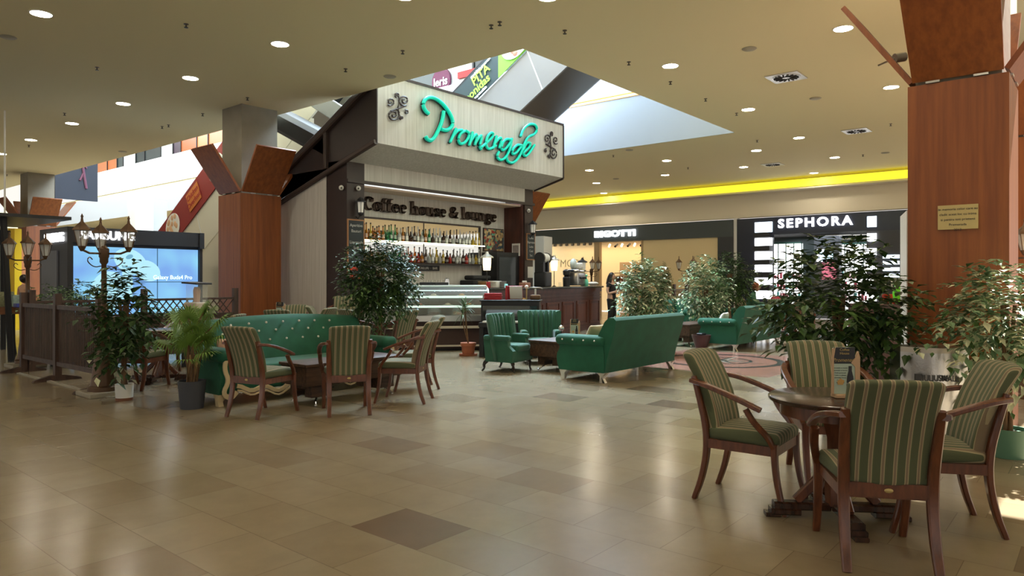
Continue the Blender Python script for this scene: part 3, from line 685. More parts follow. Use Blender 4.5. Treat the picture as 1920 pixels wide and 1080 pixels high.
for z_, d_ in ((.92, .3), (1.12, .22)): 
    MB().box(-hw+.1, hw-.1, -.5, -.5+d_+.12, z_, z_+.015).build('glass_shelf', GLASSE, t); MB().box(-hw+.1, hw-.1, -.5+d_+.12, -.5+d_+.14, z_-.02, z_+.025).build('shelf_light', mat('case_tube', (.8, 1, .95), .5, emit=.75, ecol=(.75, 1, .92)), t)
MB().box(-hw, hw, -.62, -.58, .66, 1.33).build('rear_panel', mat('case_rear', (.16, .11, .09), .5), t)
ms = MB(); ms.box(-hw+.02, hw-.02, -.1, -.06, 1.25, 1.27); ms.build('case_lamp', mat('case_tube', (.8, 1, .95), .5), t)
case = t
def in_case(u, v, z): 
    M_ = Matrix.Rotation(rz, 3, 'Z'); q = M_ @ Vector((u, v, z)); return (dc.x+q.x, dc.y+q.y, z)
cakes = [(-.55, 'yellow sponge cake under a glass dome in the pastry display', (.7, .45, .08)), (.1, 'chocolate cake under a glass dome in the pastry display', (.07, .03, .02)), (.62, 'nut cake under a glass dome in the pastry display', (.25, .13, .06)), (-.95, 'dark fruit cake under a glass dome, endmost in the pastry display', (.1, .02, .02))]
for u, lb, cc in cakes:
    q = in_case(-u, -.2, .738); k_ = thing('cake', lb, 'cake', q)
    MB().lathe([(.001, 0), (.15, 0), (.16, .012), (.001, .013)], seg=20).build('plate', WHITE, k_); MB().lathe([(.12, .013), (.125, .07), (.1, .08), (.001, .085)], seg=20).build('sponge', mat('cake_'+str(u), cc, .7), k_)
    d_ = MB().lathe([(.15, .014), (.15, .09), (.11, .15), (.001, .17)], seg=20); d_.build('dome', GL2, k_); MB().ball((0, 0, .185), .018).build('knob', WHITE, k_)
for i, (u, z_) in enumerate([(-.8, .935), (-.2, .935), (.4, .935), (.85, .935), (-.5, 1.135), (.1, 1.135), (.7, 1.135)]):
    q = in_case(-u, -.33, z_); k_ = thing('dessert_plate', 'small plate of pastry on a glass shelf of the display', 'plate', q, group='dessert plates on the display shelves')
    MB().lathe([(.001, 0), (.08, 0), (.11, .015), (.001, .01)], seg=16).build('plate', WHITE, k_); MB().lathe([(.07, .012), (.05, .05), (.001, .06)], seg=10).build('pastry', mat('pastry_%d' % (i % 3), [(.5, .25, .08), (.3, .08, .05), (.6, .5, .35)][i % 3], .7), k_)
# items on display top
for px, lb, kd in ((800, 'black basket tray on the pastry display', 'tray'), (827, 'second dark tray stacked with cups on the pastry display', 'tray'), (838, 'chrome jug standing on the pastry display', 'jug')):
    p = PD(px, 15.2); k_ = thing('basket_tray' if kd == 'tray' else 'jug', lb, kd, (p.x, p.y, 1.371), rz)
    if kd == 'tray':
        MB().rbox((0, 0, .03), (.3, .25, .06), .015).build('tray', BLACKM, k_)
        for i in range(5): MB().lathe([(.02, 0), (.03, .05), (.027, .05), (.018, .005)], (-.11+i*.055, 0, .061), 10).build('cup', WHITE, k_)
    else: MB().lathe([(.05, 0), (.06, .05), (.04, .12), (.045, .15)], seg=14).build('body', CHROME, k_)
# piano
pp = PD(955, 13.7); prz = face_rot(-.12, -1)
t = thing('upright_piano', 'black upright piano between the display and the wing armchairs', 'piano', (pp.x, pp.y, 0), prz)
m_ = MB(); m_.box(-.57, .57, -.55, -.1, 0, 1.06); m_.rbox((0, -.33, 1.075), (1.2, .5, .03), .012); m_.build('case', BLACK, t)
MB().box(-.57, .57, -.1, .2, .58, .66).build('key_bed', BLACK, t)
MB().box(-.5, .5, -.08, .18, .661, .69).build('keyboard', WHITE, t)
MB().prism([(-.53, -.1, .76), (.53, -.1, .76), (.53, -.02, .98), (-.53, -.02, .98)], (0, -.03, .0)).build('fallboard', mat('gloss_black', (.02, .02, .02), .1, coat=1), t)
for sx_ in (-.52, .52): MB().box(sx_-.04, sx_+.04, .1, .18, 0, .6).build('leg', BLACK, t)
def on_piano(u, v): q = Matrix.Rotation(prz, 3, 'Z') @ Vector((u, v, 0)); return (pp.x+q.x, pp.y+q.y, 1.092)
k_ = thing('menu_book', 'open red menu book standing on the piano', 'menu', on_piano(-.08, -.28), prz)
Mx = Matrix.Rotation(rad(-25), 3, 'X'); 
MB().cbox((0, 0, .14), (.3, .015, .29), m=Mx).build('cover', RED, k_); MB().cbox((-.02, .014, .14), (.25, .006, .27), m=Mx).build('page', WHITE, k_)
MB().cbox((.17, 0, .14), (.03, .12, .28)).build('spine', RED, k_)
for i in range(4):
    k_ = thing('menu_book', 'closed red menu book in the stack on the piano', 'menu', (on_piano(.36, -.3)[0], on_piano(.36, -.3)[1], 1.092+i*.032), prz+.1*(i % 2), group='red menu books stacked on the piano'); MB().rbox((0, 0, .015), (.34, .26, .03), .006).build('cover', RED, k_)
k_ = thing('telephone', 'antique brass and white telephone on the piano', 'telephone', on_piano(-.48, -.28), prz)
MB().rbox((0, 0, .05), (.2, .16, .1), .03).build('body', BRONZE, k_); MB().tube([(-.14, 0, .2), (-.1, 0, .23), (.1, 0, .23), (.14, 0, .2)], .02, 8).build('handset', DSTEEL, k_); MB().tube([(0, 0, .08), (0, 0, .22)], .02, 8).build('cradle', SILV, k_)
k_ = thing('ornament', 'brass ornament with a white ball on the piano', 'ornament', on_piano(-.3, -.35)); MB().tube([(0, 0, 0), (0, 0, .22)], .014, 8).build('stem', mat('brass', (.5, .38, .16), .4, .4), k_); MB().ball((0, 0, .25), .04).build('ball', WHITE, k_)
# counter-top things
def cyl(nm, lb, cat, px, r, h_, m_, off=.3, grp=None, prof=None):
    q = on_counter(px, off); k_ = thing(nm, lb, cat, q, ca, grp); MB().lathe(prof or [(r*.9, 0), (r, .01), (r, h_)], seg=16).build('body', m_, k_); return k_
k_ = thing('red_box', 'red box at the display end of the bar counter', 'box', on_counter(912, .35), ca); MB().rbox((0, 0, .07), (.3, .2, .14), .01).build('body', RED, k_)
k_ = thing('appliance', 'white and teal scale beside the red box on the counter', 'appliance', on_counter(928, .4), ca); MB().rbox((0, 0, .08), (.26, .25, .16), .02).build('body', WHITE, k_)
for i, (px, n_) in enumerate([(905, 1), (934, 1), (952, 1)]):
    lb = ['stack of wooden bowls on the counter', 'stack of saucers on the bar counter', 'stack of steel plates on the bar counter'][i]
    k_ = thing('plate_stack' if False else 'bowl_tower', lb, 'dishes', on_counter([893+10, 918+8, 945][i], .45), 0); m_ = MB()
    for j in range(7): m_.lathe([(.07, j*.022), (.1, j*.022+.012), (.1, j*.022+.018), (.07, j*.022+.02)], seg=16)
    k_.location = on_counter([902, 921, 940][i]+2, .25); m_.build('dishes', [mat('bowl_wood', (.4, .25, .1), .6), WHITE, STEEL][i], k_)
cyl('glow_cup', 'small cyan lit cup on the bar counter', 'cup', 949, .04, .09, mat('cyan_cup', (.3, .8, .8), .3, emit=.8), .15)
k_ = thing('sugar_basket', 'pinkish basket of sugar sachets on the counter', 'basket', on_counter(984, .3), ca); MB().rbox((0, 0, .06), (.3, .2, .12), .02).build('basket', mat('pink_brown', (.3, .14, .1), .7), k_); m_ = MB()
for i in range(6): m_.ball((-.1+i*.04, .02*(i % 2), .14), .03)
m_.build('sachets', WHITE, k_)
k_ = thing('coffee_grinder', 'tall black coffee machine with a white drum on the counter', 'coffee machine', on_counter(1018, .35), ca)
MB().rbox((0, 0, .2), (.42, .35, .4), .03).build('base', BLACK, k_); MB().box(-.2, -.08, -.1, .15, .4, .75).build('tower', BLACK, k_); MB().box(.1, .2, -.1, .15, .4, .75).build('tower', BLACK, k_)
MB().tube([(-.16, 0, .78), (.2, 0, .78)], .13, 16).build('drum', WHITE, k_); MB().tube([(-.24, 0, .78), (-.16, 0, .78)], .15, 16).build('end_cap', BLACK, k_); MB().tube([(.2, 0, .78), (.27, 0, .78)], .15, 16).build('end_cap', BLACK, k_)
def lantern_lamp(px, py, glow, lb):
    q = on_counter(px, .45); D = q.x*F_.x+q.y*F_.y; zt = H+(HOR-py)*D/FOC
    k_ = thing('lantern_lamp', lb, 'lamp', q, 0); h_ = zt-q.z
    MB().lathe([(.06, 0), (.06, .015), (.012, .03), (.012, max(.05, h_-.17))], seg=10).build('stem', BLACK, k_)
    MB().lathe([(.085, h_-.16), (.1, h_), (.1, h_+.13)], seg=12).build('shade', GLOWY if glow else mat('frost', (.7, .68, .62), .4), k_)
    MB().lathe([(.16, h_+.13), (.15, h_+.16), (.05, h_+.22), (.03, h_+.28)], seg=12).build('cap', SILV if glow else BLACK, k_)
lantern_lamp(913, 494, True, 'lit lantern lamp on the counter in front of the fridge'); lantern_lamp(1039, 497, True, 'lit lantern lamp beside the tall coffee machine'); lantern_lamp(1092, 500, False, 'unlit lantern lamp by the espresso machine')
k_ = thing('espresso_machine', 'chrome espresso machine at the far end of the counter', 'coffee machine', on_counter(1078, .35), ca)
MB().rbox((0, 0, .22), (.62, .45, .4), .04).build('body', STEEL, k_); MB().rbox((0, 0, .46), (.66, .48, .07), .02).build('cup_tray', CHROME, k_)
MB().ball((-.12, 0, .66), .17, 14, 8, (1, .5, 1)).build('dome', mat('case_top', (.6, .68, .66), .3), k_); MB().rbox((.15, 0, .6), (.3, .3, .2), .04).build('hopper', WHITE, k_)
for i in range(3): MB().tube([(-.2+i*.18, -.24, .25), (-.2+i*.18, -.3, .24)], .03, 8).build('group_head', BLACK, k_)
cyl('spray_bottle', 'mint green spray bottle on the counter end', 'bottle', 1099, .05, .2, mat('mint', (.15, .6, .4), .3), .15, prof=[(.06, 0), (.07, .02), (.065, .16), (.02, .24), (.02, .3), (.05, .31), (.05, .34), (.01, .35)])
cyl('drinking_glass', 'clear drinking glass on the counter between the coffee machines', 'glass', 1050, .04, .12, GL2, .2)
k_ = thing('grinder', 'black coffee grinder left of the chrome espresso machine', 'coffee grinder', on_counter(1062, .4), ca); MB().lathe([(.1, 0), (.11, .25), (.06, .3), (.1, .34), (.11, .45), (.02, .5)], seg=14).build('body', BLACK, k_)
k_ = thing('bread_basket', 'white basket with red fruit on the counter end', 'basket', on_counter(1112, .35), ca); MB().lathe([(.1, 0), (.18, .08), (.12, .12), (.01, .14)], seg=16).build('basket', WHITE, k_)
# stuff on the back wall shelf: printer
p = ONY(897, 530, YB-.3); k_ = thing('black_cabinet', 'low black appliance by the fridge behind the bar', 'appliance', (p.x, YB-.32, 0)); MB().rbox((0, 0, .75), (.95, .5, 1.45), .03).build('body', BLACKM, k_); MB().rbox((-.05, 0, 1.54), (.7, .35, .12), .05).build('lid', BLACKM, k_)

# ================================================================ FURNITURE
def make_chair():
    t = thing('armchair', 'x', 'chair', (0, 0, 0))
    for sx_ in (-1, 1):
        m_ = MB(); pth = smooth([Vector(q) for q in [(sx_*.215, -.315, 0), (sx_*.212, -.26, .15), (sx_*.21, -.225, .34), (sx_*.212, -.232, .5), (sx_*.218, -.275, .68), (sx_*.222, -.315, .83)]], 2)
        m_.bar(pth, .036, .05, (1, 0, 0), [.85+.3*(1-abs(2*i/(len(pth)-1)-1)) for i in range(len(pth))]); m_.build('leg', CHW, t)
        m_ = MB(); pth = smooth([Vector(q) for q in [(sx_*.235, .29, 0), (sx_*.235, .245, .16), (sx_*.237, .225, .33), (sx_*.238, .225, .44)]], 2); m_.bar(pth, .036, .048, (1, 0, 0), [.8+.35*i/(len(pth)-1) for i in range(len(pth))]); m_.build('leg', CHW, t)
        m_ = MB(); pth = smooth([Vector(q) for q in [(sx_*.24, .225, .41), (sx_*.262, .19, .49), (sx_*.285, .11, .57), (sx_*.29, .06, .655)]], 2); m_.bar(pth, .03, .045, (1, 0, 0)); m_.build('arm_support', CHW, t)
        m_ = MB(); pth = smooth([Vector(q) for q in [(sx_*.235, -.325, .80), (sx_*.29, -.2, .785), (sx_*.302, 0, .72), (sx_*.29, .155, .655)]], 2); m_.bar(pth, .05, .03, (0, 0, 1)); m_.build('armrest', CHW, t)
    m_ = MB(); m_.box(-.2, .2, -.235, -.2, .36, .42); m_.box(-.22, .22, .2, .235, .36, .42); m_.box(-.235, -.205, -.22, .22, .36, .42); m_.box(.205, .235, -.22, .22, .36, .42); m_.build('seat_frame', CHW, t)
    def fs(p):
        k = 1-.55*((p.x/.25)**2+(p.y/.25)**2)/2; return (p.x*(1+.06*p.y/.25), p.y, p.z*(1 if p.z < 0 else .6+.75*max(0, k)))
    MB().rbox((0, .01, .455), (.46, .48, .085), .035, 3, 6, fs).build('seat', STRIPE, t, 60)
    def fb(p):
        z = p.z; bow = .035*(p.x/.22)**2
        return (p.x*(1+.04*z/.28), p.y*(1+.15*(1-(p.x/.22)**2)) + bow - .10*z/.28*1.0 - .04*(z/.28)**2, z + .012*(1-(p.x/.22)**2)*(1 if z > 0 else 0))
    MB().rbox((0, -.265, .70), (.43, .085, .56), .035, 3, 6, fb).build('backrest', STRIPE, t, 60)
    MB().box(-.2, .2, -.245, -.215, .37, .44).build('rear_rail', CHW, t)
    m_ = MB().ball((0, -.248, .405), .022, 12, 6, (1, .15, .55)); m_.build('badge', mat('brass', (.5, .38, .16), .4, .4), t)
    return t
CH = make_chair(); CH_used = False
def place_chair(lat, D, r, f, label, group=None, s=1):
    global CH_used
    p = W(lat, D); a = face_rot(r, f)
    if not CH_used:
        CH_used = True; CH.location = (p.x, p.y, 0); CH.rotation_euler = (0, 0, a); CH['label'] = label; return CH
    return copy_tree(CH, loc=(p.x, p.y, 0), rz=a, label=label, group=group, s=s)
place_chair(1.62, 4.80, .37, -.28, 'striped green armchair beside the round table, side-on with empty floor behind it')
place_chair(1.97, 3.86, .10, .5, 'nearest striped armchair at the round table, seen from its back')
place_chair(2.40, 5.36, -.12, -1, 'striped armchair behind the round table, in front of the big ficus')
place_chair(2.56, 4.33, -.95, .2, 'striped armchair at the round table next to the steel bin')
place_chair(-2.76, 7.86, .2, .45, 'striped armchair closest to the palm, in front of the buttoned sofa')
place_chair(-1.86, 7.99, -.15, .45, 'striped armchair seen squarely from behind at the long box table')
place_chair(-1.33, 8.70, -.48, .06, 'striped armchair side-on at the end of the box table')
place_chair(-1.36, 9.72, -.85, -.3, 'striped armchair behind the side-on one, facing the sofa end')
bgc = [(345, 11.2, .0, -1, 'striped armchair behind the palm fronds'), (400, 10.3, -1, 0, 'striped armchair between the palm and the veneered column'), (264, 9.75, .1, 1, 'armchair behind the white potted plant'), (428, 12.7, .8, .4, 'striped armchair standing before the veneered column'),
       (532, 12.15, 0, 1, 'striped armchair just behind the buttoned sofa, back to us'), (548, 13.8, .1, -1, 'striped armchair facing us against the pale kiosk wall'), (584, 12.75, -.9, .2, 'olive armchair peeping over the buttoned sofa'),
       (617, 13.6, 1, .1, 'pale armchair end-on between sofa and kiosk post'), (683, 12.2, .6, .6, 'grey striped armchair behind the trunk of the ficus'), (738, 12.0, -.75, .55, 'pale striped armchair beside the ficus trunk'),
       (1455, 18.8, .3, .9, 'armchair draped with the dark red coat'), (1478, 20.2, -.6, .6, 'armchair at the far cafe table past the red coat'), (1502, 18.3, -.2, .9, 'armchair closest to the big ficus at the far table'), (1405, 20.1, .5, -.7, 'striped chair where the red haired person sits'),
       (1260, 20.5, .1, -1, 'striped chair beyond the middle sofa'), (1280, 21.8, .0, -1, 'second striped chair beyond the middle sofa, by the variegated ficus'), (1200, 21.5, .6, -.8, 'striped chair hidden by the first variegated ficus')]
for px, D, r, f, lb in bgc: place_chair((px-960)/FOC*D, D, r, f, lb)
place_chair((645-960)/FOC*14.5, 14.5, .1, -1, 'taller striped chair standing by the dark kiosk post', s=1.16)

# round table
def round_table(x, y, rz_, lb, r=.40):
    t = thing('round_table', lb, 'table', (x, y, 0), rz_)
    MB().lathe([(.001, .715), (r-.04, .715), (r-.005, .725), (r, .735), (r, .748), (r-.01, .755), (.001, .756)], seg=48).build('tabletop', TABW, t)
    MB().lathe([(r-.07, .64), (r-.07, .715)], seg=32).build('apron', CHW, t)
    MB().lathe([(.065, .08), (.07, .2), (.05, .3), (.055, .5), (.09, .64)], seg=8).build('pedestal', CHW, t)
    for i in range(4):
        a = i*pi/2+pi/4; m_ = MB(); d = Vector((cos(a), sin(a), 0))
        m_.bar([d*.04+Vector((0, 0, .07)), d*.38+Vector((0, 0, .07))], .075, .05); m_.bar([d*.22+Vector((0, 0, .035)), d*.40+Vector((0, 0, .035))], .09, .04); m_.bar([d*.34+Vector((0, 0, .014)), d*.43+Vector((0, 0, .014))], .08, .028); m_.build('foot', TABW, t)
        m_ = MB(); m_.bar([d*.05+Vector((0, 0, .3)), d*.24+Vector((0, 0, .1))], .04, .06); m_.build('brace', CHW, t)
    return t
p = W(2.02, 4.42); round_table(p.x, p.y, -.2, 'dark round wooden table with a menu on it, nearest the steel bin')
def menu_stand(pos, rz_, lb, s=1):
    k_ = thing('menu_stand', lb, 'menu', pos, rz_, s=s)
    MB().rbox((0, 0, .012), (.15, .08, .024), .006).build('base', mat('pale_wood', (.5, .33, .2), .5), k_)
    Mx = Matrix.Rotation(rad(0), 3, 'X')
    MB().box(-.075, .055, -.006, .006, .024, .31).build('card', mat('card_pale', (.4, .5, .43), .6), k_)
    MB().box(-.075, .055, -.0075, -.006, .21, .31).build('card_header', BLACK, k_)
    b_ = MB(); b_.lathe([(.001, 0), (.022, 0), (.022, .06), (.019, .1), (.01, .135), (.01, .165)], (.025, 0, 0), 12)
    bv = MB(); bv.v = [(v[0], -.0085+(v[1])*.06, v[2]+.03) for v in b_.v]; bv.f = b_.f; bv.mi = b_.mi; bv.build('printed_bottle', BLACK, k_)
    MB().prism([(-.05, -.009, .08), (-.02, -.009, .08), (-.01, -.009, .105), (-.035, -.009, .12), (-.055, -.009, .10)], (0, .002, 0)).build('printed_glass', mat('amber_print', (.5, .3, .1), .6), k_)
    MB().prism([(.055, -.01, .024), (.085, -.01, .024), (.085, -.01, .25), (.075, -.01, .285), (.06, -.01, .25), (.03, -.01, .215), (.055, -.01, .19)], (0, .02, 0)).build('wooden_side', mat('pale_wood', (.5, .33, .2), .5), k_)
    MB().prism([(-.085, -.01, .024), (-.075, -.01, .024), (-.075, -.01, .25), (-.065, -.01, .31), (-.08, -.01, .30)], (0, .02, 0)).build('wooden_side', mat('pale_wood', (.5, .33, .2), .5), k_)
    text('lettering', 'Coffee\nHouse', .022, (-.01, -.009, .288), (1, 0, 0), mat('gold_print', (.4, .3, .12), .5), k_, ext=.0005); text('lettering', 'Promenade', .032, (-.01, -.009, .222), (1, 0, 0), mat('gold_print', (.4, .3, .12), .5), k_, ext=.0005, shear=.3)
    text('lettering', 'Coca-Cola', .012, (.025, -.0105, .085), (1, 0, 0), WHITE, k_, ext=.0003)
    for i in range(7): text('lettering', ['Limonada cu menta', 'Limonada cu lamaie', 'Fresh portocale', 'Cafea cu gheata', 'Smoothie fructe', 'Ceai rece', 'Suc natural'][i], .011, (-.035, -.0065, .18-i*.015), (1, 0, 0), BLACK, k_, ext=.0003)
    return k_
p = W(2.05, 4.36); menu_stand((p.x, p.y, .757), face_rot(0, -1)+pi, 'menu holder with a printed cola bottle on the round table', 1.0)

# box coffee tables
def box_table(x0, x1, y0, y1, lb):
    cx, cy = (x0+x1)/2, (y0+y1)/2; t = thing('box_table', lb, 'coffee table', (cx, cy, 0)); hx, hy = (x1-x0)/2, (y1-y0)/2
    MB().rbox((0, 0, .485), (2*hx, 2*hy, .035), .006).build('tabletop', BOXW, t); MB().rbox((0, 0, .355), (2*hx-.04, 2*hy-.04, .225), .006).build('drawer_box', BOXW, t)
    for sx_ in (-1, 1):
        m_ = MB(); m_.box(sx_*(hx-.25)-.13, sx_*(hx-.25)+.13, -.22, -.08, .1, .245); m_.box(sx_*(hx-.25)-.13, sx_*(hx-.25)+.13, .08, .22, .1, .245); m_.box(sx_*(hx-.25)-.13, sx_*(hx-.25)+.13, -.1, .1, .19, .245); m_.build('pedestal', BOXW, t)
        for sy_ in (-1, 1):
            m_ = MB(); m_.tube([(sx_*(hx-.25), sy_*.14, .11), (sx_*(hx-.2)+.02*sx_, sy_*.2, .05), (sx_*(hx-.16), sy_*.24, .008)], .013, 8); m_.ball((sx_*(hx-.16), sy_*.24, .012), .018); m_.build('chrome_foot', CHROME, t)
    return t
box_table(4.72, 6.2, 7.05, 7.62, 'rustic dark box table in front of the buttoned sofa')
box_table(9.05, 10.5, 6.6, 7.25, 'rustic dark box table between the wing armchairs and the sofa')
box_table(14.4, 15.9, 7.0, 7.6, 'rustic dark box table by the far green sofa')

# sofas: local x = width, +y = front
def sofa(x0, x1, yb, face, lb, front=False, feet=SILV):
    cx = (x0+x1)/2; hx = (x1-x0)/2; D_ = .86; t = thing('sofa', lb, 'sofa', (cx, yb, 0), 0 if face > 0 else pi)
    # local: back bottom at y=0, front at y=D_
    n_ = 24; mb = MB(); vs = []
    prof = [(.30, .40), (.14, .66), (.02, .88), (-.05, .94), (-.13, .94), (-.17, .90), (-.13, .70), (-.02, .35), (.02, .14), (.3, .14)]
    for i in range(n_+1):
        u = -1+2*i/n_; x = u*(hx-.02); rise = .06*cos(u*pi/2) if front else .0
        for (y, z) in prof: vs.append((x, y, z+rise*max(0, (z-.4)/.5)))
    k = len(prof); fs = [(i*k+j, i*k+(j+1) % k, (i+1)*k+(j+1) % k, (i+1)*k+j) for i in range(n_) for j in range(k)]
    fs += [tuple(range(k))[::-1], tuple(range(n_*k, (n_+1)*k))]; mb.add(vs, fs); mb.build('back', VELV, t, 50)
    MB().rbox((0, .48, .25), (2*hx-.2, .66, .2), .03).build('base', VELV, t)
    MB().rbox((0, .52, .39), (2*hx-.42, .62, .13), .05, 3, 5).build('seat_cushion', VELV, t, 60)
    for sx_ in (-1, 1):
        m_ = MB(); A = sx_*hx; pf = [(D_-.05, .14), (D_-.01, .24), (D_-.0, .36), (D_-.05, .45), (D_-.06, .5), (D_-.0, .55), (D_+.01, .60), (D_-.02, .655), (.1, .66), (.02, .5), (.02, .14)]
        pf = [(q.x, q.y) for q in smooth([Vector((a, b, 0)) for a, b in pf], 1)]
        m_.prism([(A, y, z) for y, z in pf], (-sx_*.2, 0, 0)); m_.rbox((A-sx_*.10, D_/2+.02, .59), (.27, D_+.02, .16), .075, 3, 2); m_.build('arm', VELV, t, 40)
        for i in range(4): MB().ball((A+sx_*.035, .16+i*.19, .60), .014, 8, 4).build('button', mat('crystal', (.8, .78, .7), .1, .3), t)
        for y in (.07, D_-.12):
            f_ = MB(); f_.prism([(A-sx_*.0, y-.07, .145), (A-sx_*.0, y+.07, .145), (A-sx_*.01, y+(.04 if y > .4 else -.03), .05), (A-sx_*.01, y+(.06 if y > .4 else -.06), 0), (A-sx_*.01, y+(.02 if y > .4 else -.02), 0), (A, y-.01, .08)], (-sx_*.06, 0, 0))
            f_.prism([(A-sx_*.0, y-.03, .145), (A-sx_*.2, y-.03, .145), (A-sx_*.08, y-.02, .06), (A-sx_*.05, y-.02, 0), (A-sx_*.01, y-.02, 0)], (0, .05, 0)); f_.build('foot', feet, t)
    for x in (-.0,): MB().tube([(x, .1, 0), (x, .1, .145)], .02, 8).build('foot', feet, t)
    rows = [(.865, .055), (.76, .085), (.64, .145)] if front else [(.8, .07), (.62, .16)]
    for r_, (z, y) in enumerate(rows):
        for i in range(7):
            x = (-.72+.24*i+(.12 if r_ % 2 else 0))*hx/1.25
            if abs(x) < hx-.3: MB().ball((x, y-.002, z+(.06*cos(x/hx*pi/2)*.8 if front else 0)), .017, 8, 4).build('button', mat('crystal', (.8, .78, .7), .1, .3), t)
    if front:
        m_ = MB(); pth = []
        for i in range(41):
            u = -1+2*i/40; z = .17+.09*(.5+.5*cos(u*2*pi))*(1 if abs(u) < .5 else .6)+.03*cos(u*6*pi); pth.append((u*(hx-.22), D_-.035, z-.03))
        m_.bar(pth, .05, .022, (0, 1, 0)); m_.bar([(a, b+.012, c-.05) for a, b, c in pth], .022, .02, (0, 1, 0)); m_.build('gilt_trim', CREAM, t)
        for sx_ in (-1, 1):
            m_ = MB(); pts = smooth([Vector(q) for q in [(sx_*(hx-.08), D_+.0, .6), (sx_*(hx-.04), D_, .45), (sx_*(hx-.1), D_+.005, .3), (sx_*(hx-.02), D_+.005, .16), (sx_*(hx-.12), D_+.0, .08), (sx_*(hx-.2), D_, .16)]], 2); m_.bar(pts, .05, .03, (0, 1, 0)); m_.build('gilt_trim', CREAM, t)
    return t
sofa(4.12, 6.75, 8.72, -1, 'green buttoned velvet sofa with gilt edging facing the box table', True, CREAM)
sofa(8.62, 10.78, 5.5, 1, 'green velvet sofa seen from behind in the middle of the lounge')
sofa(14.2, 16.75, 5.85, 1, 'green velvet sofa seen from behind next to the brown pot')
sofa(18.0, 20.1, 9.15, -1, 'green velvet sofa under the dark ficus at the back of the lounge')
def cushion(x, y, z, rz_, col_, lb, tilt=-.5):
    def fn(p):
        k = (1-(abs(p.x)/.23)**3)*(1-(abs(p.z)/.17)**3); q = Vector((p.x*(1+.12*(abs(p.z)/.17)**2*.6), p.y*(.25+.75*max(0, k)), p.z*(1+.1*(abs(p.x)/.23)**2)))
        return (q.x, q.y*cos(tilt)-q.z*sin(tilt)*1, q.y*sin(tilt)+q.z*cos(tilt))
    o = MB().rbox((0, 0, 0), (.44, .16, .32), .05, 3, 6, fn).build('cushion', mat('cush_%s' % str(col_), col_, .9), None, 80, (x, y, z)); o.rotation_euler = (0, 0, rz_); return tag(o, lb, 'cushion')
cushion(6.28, 8.25, .62, pi, (.42, .28, .17), 'tan cushion at the kiosk end of the buttoned sofa', .45); cushion(4.55, 8.3, .6, pi, (.5, .3, .22), 'peach cushion at the palm end of the buttoned sofa', .45)
cushion(9.1, 5.98, .64, 0, (.42, .33, .2), 'tan cushion on the middle green sofa', .4); cushion(14.65, 6.35, .62, .2, (.6, .55, .5), 'cream cushion on the sofa by the brown pot', .4); cushion(18.75, 8.75, .62, pi, (.5, .4, .3), 'beige cushion on the sofa under the dark ficus', .4)

# wing armchairs
def wing(lat, D, r, f, lb, s=1):
    p = W(lat, D); t = thing('wing_armchair', lb, 'armchair', (p.x, p.y, 0), face_rot(r, f), s=s)
    n_ = 8; sh = MB(); fl = MB()
    def bp(a, z, rad_):  # plan arc: back curve
        lean = .12*(z-.3)/.7; fan = 1+.10*(z-.3)/.7
        return Vector((rad_*sin(a)*fan, .06-rad_*cos(a)*.62-lean, z))
    N = 14; vs = []
    zs = [.2, .35, .5, .7, .88, .98, 1.01]
    for i in range(N+1):
        a = -1.45+2.9*i/N
        for z in zs: vs.append(bp(a, z, .40-(.02 if z > 1 else 0)))
        for z in reversed(zs): vs.append(bp(a, z-.01 if z > 1 else z, .31+(.03 if z > .99 else 0)))
    k = 2*len(zs); sh.add(vs, [(i*k+j, i*k+(j+1) % k, (i+1)*k+(j+1) % k, (i+1)*k+j) for i in range(N) for j in range(k)] + [tuple(range(k)), tuple(range(N*k, N*k+k))])
    sh.build('back_shell', VELV2, t, 40)
    for i in range(n_):
        a = -1.3+2.6*(i+.5)/n_; pth = [bp(a, z, .31) for z in (.42, .6, .8, .93, 1.0)]; m_ = MB(); m_.tube(pth, [.048, .052, .056, .055, .03], 8); m_.build('back_flute', VELV2, t, 60)
    MB().rbox((0, .05, .28), (.62, .6, .22), .04).build('base', VELV2, t)
    MB().rbox((0, .1, .42), (.48, .56, .13), .05, 3, 4, lambda q: (q.x*(1-.1*max(0, q.y)), q.y, q.z)).build('seat_cushion', VELV2, t, 60)
    for sx_ in (-1, 1):
        m_ = MB(); m_.prism([(sx_*.36, -.2, .18), (sx_*.36, .34, .18), (sx_*.36, .36, .38), (sx_*.36, .26, .46), (sx_*.36, .24, .6), (sx_*.36, -.25, .62)], (-sx_*.1, 0, 0)); m_.rbox((sx_*.325, .02, .6), (.13, .52, .09), .042, 3, 2); m_.build('arm', VELV2, t, 50)
        for y, o_ in ((.3, .05), (-.22, -.1)):
            m_ = MB(); m_.tube(smooth([Vector((sx_*.28, y, .19)), Vector((sx_*.30, y+o_*.6, .12)), Vector((sx_*.28, y+o_*.5, .05)), Vector((sx_*.29, y+o_, 0))], 1), [.036, .036, .033, .028, .02, .017, .016, .018, .02, .02][:len(smooth([Vector((0,0,0))]*4, 1))], 8); m_.build('leg', mat('dark_leg', (.02, .012, .01), .3), t)
    return t
wing(-.1, 11.65, .75, -.45, 'green wing armchair, side-on beside the piano', .92); wing(.50, 12.75, .1, -1, 'green wing armchair with fluted back facing the middle box table', .92); wing(3.72, 17.2, .5, -.8, 'pale green wing armchair beyond the middle sofa')
q = FL(1050, 640, .5); menu_stand((9.95, 6.95, .503), face_rot(.1, -1)+pi, 'menu holder on the middle box table')
k_ = thing('table_clock', 'small silver round ornament on the middle box table', 'ornament', (9.62, 7.0, .503)); MB().lathe([(.05, 0), (.05, .015), (.01, .03), (.01, .12)], seg=12).build('stem', BLACK, k_); MB().ball((0, 0, .17), .05, 14, 8).build('globe', CHROME, k_)
